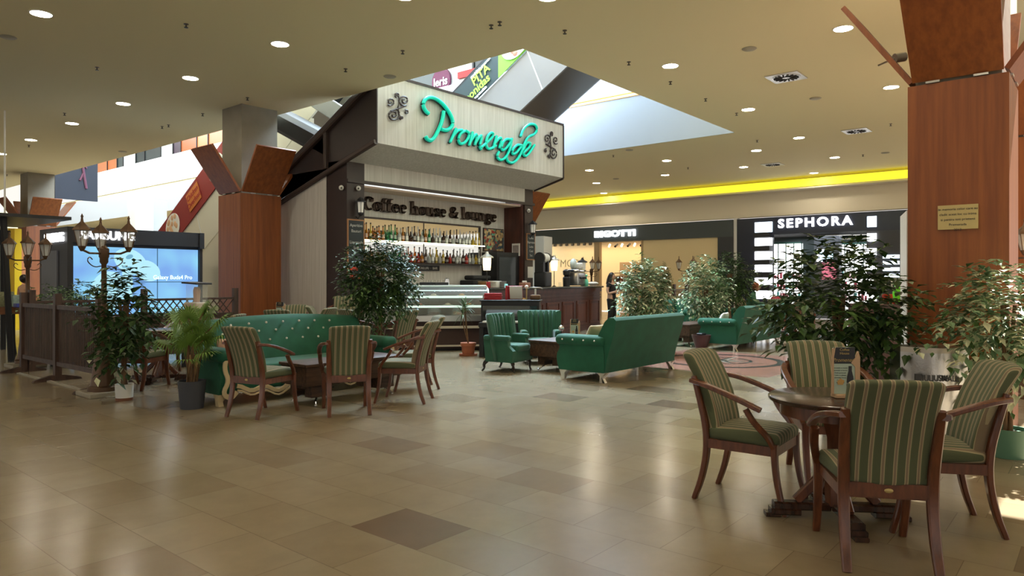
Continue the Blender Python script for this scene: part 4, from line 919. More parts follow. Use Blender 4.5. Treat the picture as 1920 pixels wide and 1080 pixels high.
p = PD(526, 12.85); menu_stand((p.x, p.y, .77), face_rot(0, -1)+pi, 'black menu holder on the table behind the buttoned sofa'); round_table(p.x, p.y+.1, 0, 'round table carrying the black menu holder behind the sofa')
p = PD(300, 10.4); round_table(p.x, p.y, 0, 'round table half hidden between the leafy plant and the palm'); p = PD(700, 12.6); round_table(p.x+.1, p.y-.1, 0, 'round table behind the ficus trunk'); p = PD(1485, 19.3); round_table(p.x, p.y, 0, 'round table at the far chairs by the red coat')

# ================================================================ PLANTS
def leaf(mb, p, d, up, L, w_):
    d = d.normalized(); s_ = d.cross(up)
    if s_.length < .1: s_ = d.cross(Vector((1, 0, 0)))
    s_.normalize(); n = s_.cross(d); m_ = p+d*L*.45-n*L*.06; tip = p+d*L-n*L*.22
    a = [p, m_-s_*w_*.5+n*w_*.15, m_+s_*w_*.5+n*w_*.15, tip, m_]
    mb.add(a, [(0, 4, 1), (0, 2, 4), (4, 3, 1), (4, 2, 3)])
def foliage(t, c, R3, ntw, nl, L, mats, wts, rnd, name='foliage', hollow=.3, droop=.4):
    mb = MB(); br = MB()
    for i in range(ntw):
        u = Vector((rnd.gauss(0, 1), rnd.gauss(0, 1), rnd.gauss(0, 1))).normalized(); k = (hollow+(1-hollow)*rnd.random()**.5)
        p = Vector((c[0]+u.x*R3[0]*k, c[1]+u.y*R3[1]*k, c[2]+u.z*R3[2]*k)); 
        lump = .88+.65*noise.noise(u*2.6+Vector((c[0], c[1], 0))); p = Vector(c)+(p-Vector(c))*lump
        d = (u+Vector((0, 0, .25))+Vector((rnd.uniform(-.6, .6), rnd.uniform(-.6, .6), rnd.uniform(-.4, .4)))).normalized()
        for j in range(nl):
            q = p+d*(j*L*.42)+Vector((0, 0, -.01*j*j*droop)); s_ = d.cross(Vector((0, 0, 1)))
            if s_.length < .1: s_ = Vector((1, 0, 0))
            ld = d*.5+s_.normalized()*(1 if j % 2 else -1)*.8+Vector((0, 0, -droop*rnd.random()))+Vector((rnd.uniform(-.3, .3), rnd.uniform(-.3, .3), rnd.uniform(-.3, .3)))
            mb.cur = rnd.choices(range(len(mats)), wts)[0]; l_ = L*rnd.uniform(.75, 1.35); leaf(mb, q, ld, Vector((0, 0, 1)), l_, l_*.5)
    return leafbuild(mb, name, mats, t)
def pot(t, r, h_, m_, band=None, r0=None):
    r0 = r0 or r*.82
    MB().lathe([(.001, 0), (r0, 0), (r, h_), (r-.015, h_), (r-.02, h_-.03), (.001, h_-.03)], seg=28).build('pot', m_, t)
    MB().lathe([(.001, h_-.045), (r-.018, h_-.035), (.001, h_-.02)], seg=20).build('soil', SOIL, t)
    if band: MB().lathe([(r0+.004, .0), (r0+(r-r0)*.18+.004, h_*.17)], seg=28).build('pot_band', band, t)
def trunks(t, n, r, z0, z1, spread, rnd, name='trunk'):
    for i in range(n):
        a = 2*pi*i/max(1, n); pth = [Vector((cos(a)*spread*.5, sin(a)*spread*.5, z0)), Vector((cos(a+1.2)*spread*.4, sin(a+1.2)*spread*.4, z0+(z1-z0)*.4)), Vector((cos(a+2.4)*spread, sin(a+2.4)*spread, z1))]
        MB().tube(smooth(pth, 2), r, 7).build(name, BARK, t)
def tree(px, D, ztop, zbot, rad_, lb, mats, wts, L=.07, ntw=260, nl=7, seed=1, potargs=(.17, .3, None), tr=(3, .02), nm='potted_ficus', cz=None):
    ntw = int(ntw*1.5); rnd = random.Random(seed); p = PD(px, D); t = thing(nm, lb, 'potted plant', (p.x, p.y, 0)); c = (0, 0, (ztop+zbot)/2)
    if potargs: pot(t, potargs[0], potargs[1], potargs[2] or BLACKM)
    z0 = potargs[1]-.05 if potargs else 0
    trunks(t, tr[0], tr[1], z0, c[2]+.1, .05, rnd); foliage(t, c, (rad_, rad_, (ztop-zbot)/2), ntw, nl, L, mats, wts, rnd); return t
DKL = ([LEAF, LEAFM], [3, 1.6]); VAR = ([LEAFG, LEAFC, LEAFM], [3, 2.2, 1])
tree(713, 11.0, 2.1, .95, .50, 'dense dark ficus with many trunks in front of the kiosk post', *DKL, L=.085, ntw=470, nl=7, seed=3, potargs=(.2, .32, mat('sage_pot', (.2, .27, .22), .5)), tr=(6, .018))
tree(1208, 14.2, 1.85, .62, .40, 'variegated ficus behind the middle sofa, nearest the bar', *VAR, L=.105, ntw=270, seed=4)
tree(1324, 17.2, 1.97, .5, .44, 'variegated ficus beside the sofa with the brown pot', *VAR, L=.105, ntw=270, seed=5)
tree(1368, 19.2, 2.15, .95, .6, 'dark ficus standing before the fashion shop pier', *DKL, L=.09, ntw=330, seed=6, tr=(5, .025))
tree(1572, 6.95, 1.80, .62, .60, 'big dark ficus behind the round table', [LEAF, LEAFM, mat('leaf_olive', (.075, .12, .03), .5)], [3, 2, 1], L=.125, ntw=270, nl=6, seed=8, tr=(4, .022))
tree(1890, 5.95, 1.62, .72, .40, 'large variegated ficus in a green pot beside the veneered column', *VAR, L=.095, ntw=200, nl=7, seed=9, potargs=(.15, .24, mat('green_pot', (.09, .2, .14), .4)), tr=(3, .016))
tree(1246, 22.5, 2.0, 1.1, .15, 'narrow dark conifer in front of the boarded shop wall', *DKL, L=.06, ntw=160, seed=10, tr=(1, .02), nm='potted_conifer')
tree(112, 12.3, 1.35, .85, .45, 'leafy green plant behind the slatted fence', [LEAFM, LEAFG], [1, 1], L=.09, ntw=90, nl=6, seed=12, tr=(3, .01), nm='potted_plant')
tree(158, 13.0, 1.4, .8, .3, 'dark leafy plant behind the fence beside the screen', *DKL, L=.09, ntw=60, nl=6, seed=13, tr=(3, .01), nm='potted_plant')
# tall leafy plant in white pot
rnd = random.Random(21); p = PD(233, 8.75); t = thing('rubber_plant', 'tall leafy plant in a white pot beside the street lamp', 'potted plant', (p.x, p.y, 0)); pot(t, .105, .2, WHITE, mat('brown_band', (.2, .08, .04), .6), .095); trunks(t, 3, .018, .17, 1.2, .05, rnd)
foliage(t, (0, 0, 1.05), (.27, .27, .45), 130, 6, .12, [LEAF, LEAFM], [4, 1], rnd, hollow=.2); foliage(t, (.05, -.05, 1.45), (.1, .1, .2), 14, 5, .14, [LEAF], [1], rnd); foliage(t, (-.1, .02, .55), (.2, .2, .18), 26, 5, .11, [LEAF, LEAFM, LEAFC], [3, 1, .6], rnd)
# palm
p = PD(360, 8.2); t = thing('potted_palm', 'fan palm in a dark grey pot beside the buttoned sofa', 'potted plant', (p.x, p.y, 0)); pot(t, .155, .32, mat('slate_pot', (.05, .055, .07), .6), None, .125)
for i in range(26):
    a = rnd.uniform(0, 2*pi); el = rnd.uniform(.15, 1.25); Ls = rnd.uniform(.3, .68)
    d = Vector((cos(a)*cos(el), sin(a)*cos(el), sin(el))); b0 = Vector((rnd.uniform(-.05, .05), rnd.uniform(-.05, .05), .3)); mid = b0+Vector((0, 0, Ls*.75))+d*.08; tip = b0+Vector((0, 0, Ls*.72))+d*Ls*.55
    fr = MB(); fr.cur = 1; fr.tube([b0, mid, tip], .006, 4); fr.cur = 0
    dn = (tip-mid).normalized(); s_ = dn.cross(Vector((0, 0, 1))).normalized() if abs(dn.z) < .98 else Vector((1, 0, 0)); nn = s_.cross(dn)
    for j in range(22):
        th = -2.3+4.6*j/21; dd = dn*cos(th)+s_*sin(th); Lf = .24*(.75+.25*cos(th)); w_ = .016
        pr = dd.cross(nn).normalized(); e1 = tip+dd*Lf*.6; e2 = tip+dd*Lf-Vector((0, 0, .05+.03*abs(th)))
        fr.add([tip-pr*w_*.3, tip+pr*w_*.3, e1+pr*w_*.6, e2, e1-pr*w_*.6], [(0, 1, 2, 4), (4, 2, 3)])
    leafbuild(fr, 'frond', [PALM, BARK], t)
for i in range(6): MB().tube([(rnd.uniform(-.06, .06), rnd.uniform(-.06, .06), .27), (rnd.uniform(-.08, .08), rnd.uniform(-.08, .08), .62)], .011, 6).build('cane', mat('cane', (.35, .22, .1), .6), t)
# spiky plant in terracotta pot
p = PD(878, 13.9); t = thing('dracaena', 'thin spiky dracaena in a terracotta pot by the pastry display', 'potted plant', (p.x, p.y, 0), s=1.15)
MB().lathe([(.001, 0), (.15, 0), (.16, .03), (.001, .025)], seg=20).build('saucer', TERRA, t); MB().lathe([(.001, .03), (.1, .03), (.12, .17), (.135, .17), (.135, .22), (.11, .22), (.001, .2)], seg=20).build('pot', TERRA, t)
MB().tube([(0, 0, .2), (-.05, 0, .5), (-.08, 0, .8)], .014, 6).build('stem', BARK, t); MB().tube([(0, 0, .2), (-.09, .02, .5), (-.14, 0, .72)], .010, 6).build('stem', BARK, t)
m_ = MB()
for i in range(70):
    a = rnd.uniform(0, 2*pi); el = rnd.uniform(-.8, 1.4); d = Vector((cos(a)*cos(el), sin(a)*cos(el), sin(el))); c0 = Vector((-.08, 0, .82)) if i % 3 else Vector((-.14, 0, .72)); s_ = d.cross(Vector((0, 0, 1))).normalized()*.008; e1 = c0+d*.14; e2 = c0+d*.27-Vector((0, 0, .05)); m_.cur = i % 2; m_.add([c0-s_, c0+s_, e1+s_, e2, e1-s_], [(0, 1, 2, 4), (4, 2, 3)])
leafbuild(m_, 'foliage', [LEAFG, LEAF], t)
# brown pot
p = FL(1315, 657); t = thing('empty_pot', 'brown tapered planter standing in front of the green sofa arm', 'pot', (p.x, p.y, 0)); MB().lathe([(.001, 0), (.15, 0), (.15, .02), (.11, .03), (.12, .06), (.19, .27), (.2, .33), (.18, .33), (.17, .29), (.001, .28)], seg=28).build('pot', mat('pot_brown', (.06, .03, .03), .4), t); MB().rbox((0, 0, .34), (.2, .14, .05), .02).build('lid', BLACK, t)

# ================================================================ STREET LAMPS
def street_lamp(loc, lb, rz_=0, arms=3, ph=0):
    t = thing('street_lamp', lb, 'street lamp', loc, rz_)
    MB().lathe([(.001, 0), (.19, 0), (.19, .05), (.16, .07), (.15, .12), (.105, .5), (.1, .56), (.11, .58), (.11, .62), (.07, .66), (.05, .72)], seg=32, flute=.03, fn_=8).build('base', BRONZE, t)
    MB().lathe([(.045, .7), (.036, 1.0), (.045, 1.02), (.045, 1.06), (.034, 1.1), (.03, 1.62), (.05, 1.65), (.05, 1.7), (.06, 1.72), (.06, 1.82), (.02, 1.86)], seg=16).build('pole', BRONZE, t)
    for i in range(arms):
        a = ph+2*pi*i/arms; d = Vector((cos(a), sin(a), 0)); e_ = d*.3
        m_ = MB(); m_.tube([d*.04+Vector((0, 0, 1.76)), d*.2+Vector((0, 0, 1.76)), e_+Vector((0, 0, 1.80))], .014, 6); m_.tube(smooth([Vector((0, 0, 1.6))+d*.04, d*.14+Vector((0, 0, 1.58)), d*.24+Vector((0, 0, 1.66)), d*.2+Vector((0, 0, 1.72)), d*.16+Vector((0, 0, 1.68))], 2), .007, 5); m_.build('arm', BRONZE, t)
        L_ = MB(); L_.lathe([(.02, 1.78), (.045, 1.83), (.05, 1.845)], e_, 6); L_.lathe([(.115, 2.04), (.11, 2.055), (.05, 2.12), (.02, 2.15), (.012, 2.2), (.018, 2.215), (.004, 2.25)], e_, 6)
        for j in range(6): q = j*pi/3; L_.tube([e_+Vector((.05*cos(q), .05*sin(q), 1.845)), e_+Vector((.095*cos(q), .095*sin(q), 2.045))], .005, 4)
        lo = L_.build('lantern', BRONZE, t); MB().lathe([(.045, 1.846), (.088, 2.04)], e_, 6).build('glass', mat('lantern_glass', (.75, .75, .72), .15, alpha=.55), lo); MB().lathe([(.02, 1.85), (.03, 1.9), (.01, 1.96)], e_, 8).build('bulb', WHITE, lo)
    return t
b0 = PD(195, 9.15)
SL = street_lamp((b0.x, b0.y, .06), 'bronze street lamp on a pale stone slab by the slatted fence', ph=1.35)
for c_, lb in ((b0, 'pale stone slab under the nearest bronze street lamp'), (PD(48, 12.1), 'pale stone slab under the second bronze street lamp')): tag(MB().rbox((0, 0, .03), (.5, .5, .06), .01).build('stone_slab', STONE, None, 35, (c_.x, c_.y, 0)), lb, 'slab')
c_ = PD(52, 12.2); copy_tree(SL, loc=(c_.x, c_.y, .06), rz=1.0, label='bronze street lamp behind the far end of the slatted fence')
c_ = PD(1109, 23.3); copy_tree(SL, loc=(c_.x, c_.y, 0), rz=.4, label='street lamp behind the bar before the fashion shop window')
c_ = PD(1291, 22.6); copy_tree(SL, loc=(c_.x, c_.y, 0), rz=.6, label='street lamp in front of the boarded shop wall')
c_ = PD(1931, 8.9); copy_tree(SL, loc=(c_.x, c_.y, 0), rz=-.4, label='street lamp at the sunlit opening past the veneered column')

# ================================================================ FENCES
FB = wood('fence_wood', (.035, .018, .013), (.085, .045, .032), .5, (10, 10, 2))
t = thing('slatted_fence', 'dark wooden slatted fence panels with raised posts and feet', 'fence', (3.7, 0, 0))
ys = [10.25, 11.85, 13.4]
for y in ys:
    MB().box(-.045, .045, y-.045, y+.045, .04, 1.28).build('post', FB, t); MB().prism([(-.32, y-.04, 0), (.32, y-.04, 0), (.3, y-.04, .03), (.08, y-.04, .08), (-.08, y-.04, .08), (-.3, y-.04, .03)], (0, .08, 0)).build('foot', FB, t)
for y0, y1 in zip(ys, ys[1:]):
    MB().box(-.03, .03, y0+.045, y1-.045, 1.05, 1.11).build('rail', FB, t); MB().box(-.03, .03, y0+.045, y1-.045, .22, .28).build('rail', FB, t)
    m_ = MB(); n_ = 25
    for i in range(n_):
        y = y0+.07+(y1-y0-.14)*i/(n_-1); m_.box(-.006, .006, y-.009, y+.009, .28, 1.05)
    m_.build('slat_panel', FB, t)
mb = MB(); mb.box(3.55, 3.6, 9.6, 13.2, 0, .015); mb.box(3.6, 3.75, 9.6, 9.75, 0, .01); tag(mb.build('floor_strip', STONE), 'pale stone threshold strip along the slatted fence', 'strip')
def lattice(x0, x1, y, z0, z1, lb):
    t = thing('lattice_fence', lb, 'fence', (x0, y, 0)); L_ = x1-x0
    m_ = MB(); m_.box(0, L_, -.025, .025, z1-.04, z1); m_.box(0, L_, -.025, .025, z0-.04, z0); m_.box(0, L_, -.025, .025, .1, .15); m_.build('rail', FB, t)
    MB().box(0, L_, -.012, .012, .15, z0-.04).build('lower_panel', FB, t)
    m_ = MB(); st = .13; hgt = z1-z0; n_ = int(L_/st)
    for i in range(-2, n_+1):
        for sg_ in (-1, 1):
            xa = i*st; xb = xa+sg_*.22
            if 0 <= min(xa, xb) and max(xa, xb) <= L_: m_.bar([(xa, sg_*.008, z0), (xb, sg_*.008, z1-.03)], .02, .014, (0, 1, 0))
    m_.build('lattice', FB, t)
    for x in [0, L_/2, L_]: MB().box(x-.045, x+.045, -.045, .045, 0, z1+.18).build('post', FB, t)
lattice(3.8, 7.3, 13.35, .84, 1.14, 'dark lattice fence in front of the lit video screen'); 
q = PD(1240, 24.5); lattice(q.x, q.x+1.9, q.y, .8, 1.15, 'lattice fence in front of the boarded shop wall')

# ================================================================ VIDEO KIOSK + LEFT AREA
t = thing('video_kiosk', 'black electronics kiosk with a big blue video screen', 'kiosk', (6.14, 19.0, 0))
kw = 3.3; kz = 2.76
m_ = MB(); m_.box(0, kw, 0, 1.95, 2.38, kz); m_.box(0, .12, 0, 1.95, 0, 2.38); m_.box(kw-.08, kw, 0, 1.95, 0, 2.38); m_.box(.12, kw-.08, .1, .2, 0, 2.38); m_.build('housing', mat('kiosk_black', (.03, .03, .035), .5), t)
scr = bpy.data.materials.new('video_image'); scr.use_nodes = True; nt = scr.node_tree; b = nt.nodes['Principled BSDF']; tc = nt.nodes.new('ShaderNodeTexCoord')
gr = nt.nodes.new('ShaderNodeTexNoise'); gr.inputs['Scale'].default_value = .9; cr = nt.nodes.new('ShaderNodeValToRGB'); cr.color_ramp.elements[0].position = .35; cr.color_ramp.elements[1].position = .6
cr.color_ramp.elements[0].color = (.20, .42, .88, 1); cr.color_ramp.elements[1].color = (.30, .72, .98, 1); nt.links.new(tc.outputs['Object'], gr.inputs['Vector']); nt.links.new(gr.outputs[0], cr.inputs[0]); nt.links.new(cr.outputs[0], b.inputs['Emission Color']); b.inputs['Emission Strength'].default_value = 1.0; b.inputs['Base Color'].default_value = (.02, .02, .03, 1); b.inputs['Roughness'].default_value = .3
MB().box(.16, kw-.1, .06, .1, .62, 2.30).build('screen', scr, t)
m_ = MB(); m_.box(.16+1.95, .16+1.965, .052, .06, .62, 2.3); m_.box(.16, kw-.1, .052, .06, 1.42, 1.435); m_.build('screen_seam', mat('seam', (.02, .08, .15), .5), t)
eb = MB()
def disc3(mb, cx, cz, rx, rz_, y, n=28, rot=0): mb.prism([(cx+rx*cos(a)*cos(rot)-rz_*sin(a)*sin(rot), y, cz+rx*cos(a)*sin(rot)+rz_*sin(a)*cos(rot)) for a in [2*pi*i/n for i in range(n)]], (0, .004, 0))
PALE = mat('screen_pale', (.1, .1, .1), .4, emit=1, ecol=(.45, .85, .98)); PALE2 = mat('screen_dark', (.1, .1, .1), .4, emit=1, ecol=(.15, .42, .6))
disc3(eb, 1.45, 1.95, .42, .30, .048, rot=-.5); disc3(eb, 1.85, 1.72, .35, .26, .046, rot=-.4); disc3(eb, .95, 1.2, .42, .5, .046); eb.box(1.25, 1.5, .047, .051, .95, 1.9); eb.build('earbud_image', PALE, t)
eb = MB(); disc3(eb, 1.42, 2.07, .09, .055, .04, rot=.4); eb.box(1.25, 1.47, .04, .043, 1.79, 1.82); eb.build('earbud_detail', PALE2, t)
text('screen_lettering', 'Galaxy Buds4 Pro', .155, (2.52, .045, 1.5), (1, 0, 0), PALE if False else mat('screen_text', (1, 1, 1), .5, emit=1.2, ecol=(.8, .95, 1)), t, ext=.002, width=1.02)
text('sign_lettering', 'SAMSUNG', .3, (.9, -.02, 2.48), (1, 0, 0), GLOWW, t, ext=.02, off=.005, width=1.25)
text('sign_lettering', 'SAMSUNG', .3, (-.02, .85, 2.42), (0, -1, 0), GLOWW, t, ext=.02, off=.005, width=1.3)
MB().box(-.04, -.002, .6, 1.7, 0, 2.2).build('side_board', mat('board_grey', (.16, .17, .2), .5), t)
MB().box(kw-.1, kw+.02, -.06, .0, 2.33, 2.76).build('corner_trim', DGREY, t)
# popcorn style stand
p = PD(369, 12.2); t = thing('display_stand', 'glass box stand with a dark roof in front of the lattice fence', 'stand', (p.x, p.y, 0), .3); m_ = MB(); m_.box(-.17, .17, -.17, .17, 0, .98); m_.build('cabinet', BLACKM, t); MB().rbox((0, 0, 1.04), (.3, .3, .11), .02).build('tray', mat('tray_cream', (.5, .42, .33), .5), t)
MB().box(-.12, .12, -.12, .12, 1.095, 1.4).build('glass_box', GL2, t); MB().lathe([(.05, 1.1), (.06, 1.3), (.04, 1.36)], seg=8).build('bottle_display', mat('peach', (.55, .35, .25), .5), t); MB().prism([(-.17, -.17, 1.4), (.17, -.17, 1.4), (.17, .17, 1.42), (-.17, .17, 1.42)], (0, 0, .03)).build('roof', DGREY, t)
# black canopy kiosk
t = thing('canopy_kiosk', 'kiosk with a flat black canopy and slanted posts', 'kiosk', (4.95, 15.1, 0))
m_ = MB(); m_.prism([(0, 0, 2.62), (0, 3.0, 2.62), (-6, 3.0, 2.62), (-6, 0, 2.62)], (0, 0, .06)); m_.build('canopy', BLACK, t)
for (x, y, dx) in ((-1.05, .15, .12), (-1.5, .2, 0), (-.35, 2.9, 0)): m_ = MB(); m_.bar([(x, y, 2.62), (x+dx, y, 0)], .1, .09); m_.build('post', BLACKM, t)
MB().box(-1.9, -.4, 2.2, 2.3, 2.2, 2.5).build('beam', DGREY, t)
p = FL(28, 672); t = thing('wooden_counter_table', 'wooden counter table with black legs at the edge of the canopy kiosk', 'table', (p.x, p.y, 0))
MB().box(-1.8, .25, -.1, .9, .84, .98).build('tabletop', wood('counter_wood', (.16, .06, .025), (.26, .11, .05), .4, (3, 20, 20)), t)
for x in (-.05, -1.6): MB().box(x-.04, x+.04, -.06, .02, 0, .84).build('leg', BLACK, t)
MB().bar([(.2, .8, 0), (.1, .8, .84)], .1, .09).build('leg', BLACKM, t)
for (px, w_, h_, mm, lb, nm) in ((6, .3, .28, mat('glass_olive', (.25, .26, .14), .2, var=.8, vscale=30), 'glass tray of greenery on the wooden counter table', 'glass_tray'), (33, .2, .22, mat('teal_tray', (.3, .4, .38), .3, var=.5, vscale=20), 'teal rimmed glass box on the wooden counter table', 'glass_box'), (34, .1, .07, mat('blue_pot', (.08, .1, .45), .4), 'small blue box at the counter table corner', 'blue_box')):
    q = PD(px, 13.3 if 'blue' not in nm else 12.95); tag(MB().rbox((0, 0, h_/2), (w_, .2, h_), .01).build(nm, mm, None, 35, (q.x, q.y, .981)), lb, 'box')
# far left shopfront scene
def farbox(px0, px1, z0, z1, D, m_, nm, lb, cat, d=.3, par=None):
    a, b = PD(px0, D), PD(px1, D); c = (a+b)/2; w_ = (b-a).length; o = MB().box(-w_/2, w_/2, -d/2, d/2, z0, z1).build(nm, m_, par, 35, (c.x, c.y, 0)); o.rotation_euler = (0, 0, atan2(R_.y, R_.x)); return tag(o, lb, cat) if lb else o
farbox(22, 34, 0, 3.0, 21, mat('yellow_panel', (.6, .38, .01), .5), 'yellow_panel', 'yellow upright panel far behind the canopy kiosk', 'panel')
farbox(35, 44, 0, 2.6, 24, mat('rust_panel', (.35, .13, .05), .5), 'rust_panel', 'rust coloured wall panel next to the yellow one', 'panel')
farbox(55, 86, 0, 3.0, 30, mat('far_shop', (.3, .27, .18), .6, var=.5, vscale=2), 'shop_display', 'distant toy shop display with blue goods', 'display')
farbox(62, 76, 0, 1.5, 28, mat('teal_goods', (.05, .4, .5), .5), 'teal_goods', 'teal goods on the distant shop display', 'goods'); farbox(56, 84, 0, .62, 23.5, mat('mint_counter', (.3, .6, .5), .4), 'mint_counter', 'mint green counter in the distance', 'counter')
farbox(55, 86, 2.25, 3.1, 29.5, mat('orange_fascia', (.5, .2, .05), .5, var=.5, vscale=3), 'shop_fascia', 'orange fascia over the distant shop display', 'fascia')
farbox(-60, 20, 0, 3.2, 27, mat('green_shop', (.35, .42, .38), .6, var=.6, vscale=2), 'distant_shop', 'pale green distant shopfront behind the canopy posts', 'shopfront')
farbox(-300, -60, 0, 5.2, 30, BEIGE, 'wall_left', None, None)['kind'] = 'structure'
# hanging banner
t = thing('hanging_banner', 'dark blue hanging banner with a pink dancing figure', 'banner', (9.6, 31, 0)); MB().box(0, 1.5, 0, .08, 4.62, 13.5).build('panel', mat('navy', (.016, .02, .035), .6), t)
m_ = MB(); m_.tube([(.95, -.02, 6.0), (1.0, -.02, 5.6), (1.08, -.02, 5.1)], .05, 6); m_.tube([(.75, -.02, 5.95), (.95, -.02, 6.05), (1.1, -.02, 5.9)], .03, 6); m_.tube([(.98, -.02, 5.7), (.85, -.02, 5.4)], .04, 6); m_.build('printed_figure', mat('pinkfig', (.14, .05, .09), .6), t)
# thin hanging rod
p = PD(9, 16); tag(MB().tube([(0, 0, 2.68), (0, 0, CZ)], .02, 6).build('hanging_rod', WHITE, None, 35, (p.x, p.y, 0)), 'thin pale rod rising from the black canopy', 'rod')

# ================================================================ ESCALATORS
def escalator(x0, x1, ya, za, lb, yb, banner, clad):
    s_ = .577; dy = yb-ya; zb = za-s_*dy; t = thing('escalator', lb, 'escalator', (x0, 0, 0)); Hh = 1.45; wx = x1-x0
    MB().prism([(0, ya, za), (0, yb, zb), (0, yb, zb+Hh), (0, ya, za+Hh)], (.06, 0, 0)).build('side_cladding', clad, t)
    MB().prism([(wx-.06, ya, za), (wx-.06, yb, zb), (wx-.06, yb, zb+Hh), (wx-.06, ya, za+Hh)], (.06, 0, 0)).build('side_cladding', clad, t)
    MB().prism([(.06, ya, za), (wx-.06, ya, za), (wx-.06, yb, zb), (.06, yb, zb)], (0, 0, .05)).build('underside', DSTEEL, t)
    MB().prism([(.06, ya, za+1.2), (wx-.06, ya, za+1.2), (wx-.06, yb, zb+1.2), (.06, yb, zb+1.2)], (0, 0, .1)).build('steps', DGREY, t)
    for x in (0, wx-.05): MB().prism([(x, ya, za+Hh), (x, yb, zb+Hh), (x, yb, zb+Hh+.95), (x, ya, za+Hh+.95)], (.02, 0, 0)).build('balustrade', mat('smoked', (.25, .28, .28), .1, alpha=.5), t)
    m_ = MB(); m_.bar([(0, ya, za+Hh+.97), (0, yb, zb+Hh+.97)], .08, .05, (1, 0, 0)); m_.build('handrail', BLACK, t)
    j = MB(); y = ya
    while y < yb-1: j.prism([(-.006, y, za-s_*(y-ya)+.02), (-.006, y+.03, za-s_*(y+.03-ya)+.02), (-.006, y+.55, za-s_*(y-ya)+Hh-.3), (-.006, y+.52, za-s_*(y-ya)+Hh-.3)], (.004, 0, 0)); y += 2.0
    j.build('panel_joint', CEILW, t)
    return t
SC = mat('steel_satin', (.3, .29, .28), .35, .8)
E1 = escalator(15.1, 16.7, 7.6, 8.9, 'steel clad escalator with a green food banner above the kiosk', 22, None, SC)
def zE1(y, up): return 8.9-.577*(y-7.6)+1.45+up
def esc_banner(par, x, zf, y0, y1, m_, nm, up0=.03, up1=.92): MB().prism([(x, y0, zf(y0, up0)), (x, y1, zf(y1, up0)), (x, y1, zf(y1, up1)), (x, y0, zf(y0, up1))], (.02, 0, 0)).build(nm, m_, par)
esc_banner(E1, -.04, zE1, 11.4, 13.15, mat('banner_green', (.13, .34, .02), .6), 'green_banner'); esc_banner(E1, -.04, zE1, 13.15, 17.6, mat('banner_dark', (.012, .025, .025), .6), 'dark_banner')
dE = Vector((0, -1, .577)).normalized(); uE = Vector((0, .577, 1)).normalized()
for s_, sz_, yq, up, mm in (('PITA', .36, 13.75, .48, mat('lime', (.25, .5, .04), .6)), ('Leonidas', .34, 13.95, .2, mat('lime', (.25, .5, .04), .6)), ('specialitate greceasca', .1, 13.8, .78, WHITE), ('ingrediente proaspete zilnic', .1, 14.05, .07, WHITE)): text('banner_lettering', s_, sz_, (-.06, yq, zE1(yq, up)), dE, mm, E1, ext=.004, up=uE, off=.008)
m_ = MB(); yq = 12.5; 
c0 = Vector((-.06, yq, zE1(yq, .5))); m_.prism([c0+dE*.55*cos(a)+uE*.38*sin(a) for a in [2*pi*i/24 for i in range(24)]], (.01, 0, 0)); m_.build('printed_plate', WHITE, E1)
m_ = MB(); rnd = random.Random(3)
for i in range(14): q = c0+dE*rnd.uniform(-.38, .38)+uE*rnd.uniform(-.25, .25); m_.ball((q.x-.005, q.y, q.z), .09, 8, 4, (.1, 1, 1))
m_.build('printed_food', mat('food_pink', (.4, .14, .09), .6, var=.3, vscale=15), E1)
E2 = escalator(10.5, 12.0, 15.0, 6.0-.1, 'escalator with a red food banner behind the veneered column', 25.3, None, mat('beige_clad', (.62, .58, .48), .6))
def zE2(y, up): return 5.9-.577*(y-15.0)+1.45+up
# ground walls under escalator 2
MB().prism([(0.01, 15.5, 0), (0.01, 25.3, 0), (0.01, 25.3, .1), (0.01, 15.5, 5.6)], (.1, 0, 0)).build('lower_cladding', mat('beige_clad', (.62, .58, .48), .6), E2)
esc_banner(E2, -.04, zE2, 17.0, 26.0, mat('banner_red', (.22, .01, .008), .6), 'red_banner', -.1, 1.0)
rnd = random.Random(5)
for yq in (20.2, 23.0):
    c0 = Vector((-.06, yq, zE2(yq, .45))); m_ = MB(); m_.prism([c0+dE*.5*cos(a)+uE*.42*sin(a) for a in [2*pi*i/24 for i in range(24)]], (.01, 0, 0)); m_.build('printed_plate', WHITE, E2); m_ = MB()
    for i in range(14): q = c0+dE*rnd.uniform(-.32, .32)+uE*rnd.uniform(-.28, .28); m_.ball((q.x-.005, q.y, q.z), .09, 8, 4, (.1, 1, 1))
    m_.build('printed_food', mat('food_tan', (.6, .35, .2), .6, var=.3, vscale=15), E2)
c0 = Vector((-.06, 21.6, zE2(21.6, .5))); m_ = MB(); m_.prism([c0-dE*.42-uE*.3, c0+dE*.42-uE*.3, c0+dE*.42+uE*.3, c0-dE*.42+uE*.3], (.01, 0, 0)); m_.build('printed_badge', mat('orange_badge', (.5, .14, .02), .6), E2)
text('banner_lettering', 'Chicken\nOverload', .24, c0+Vector((-.01, 0, 0))+uE*.05, dE, mat('red_ink', (.35, .02, .02), .6), E2, ext=.003, up=uE)

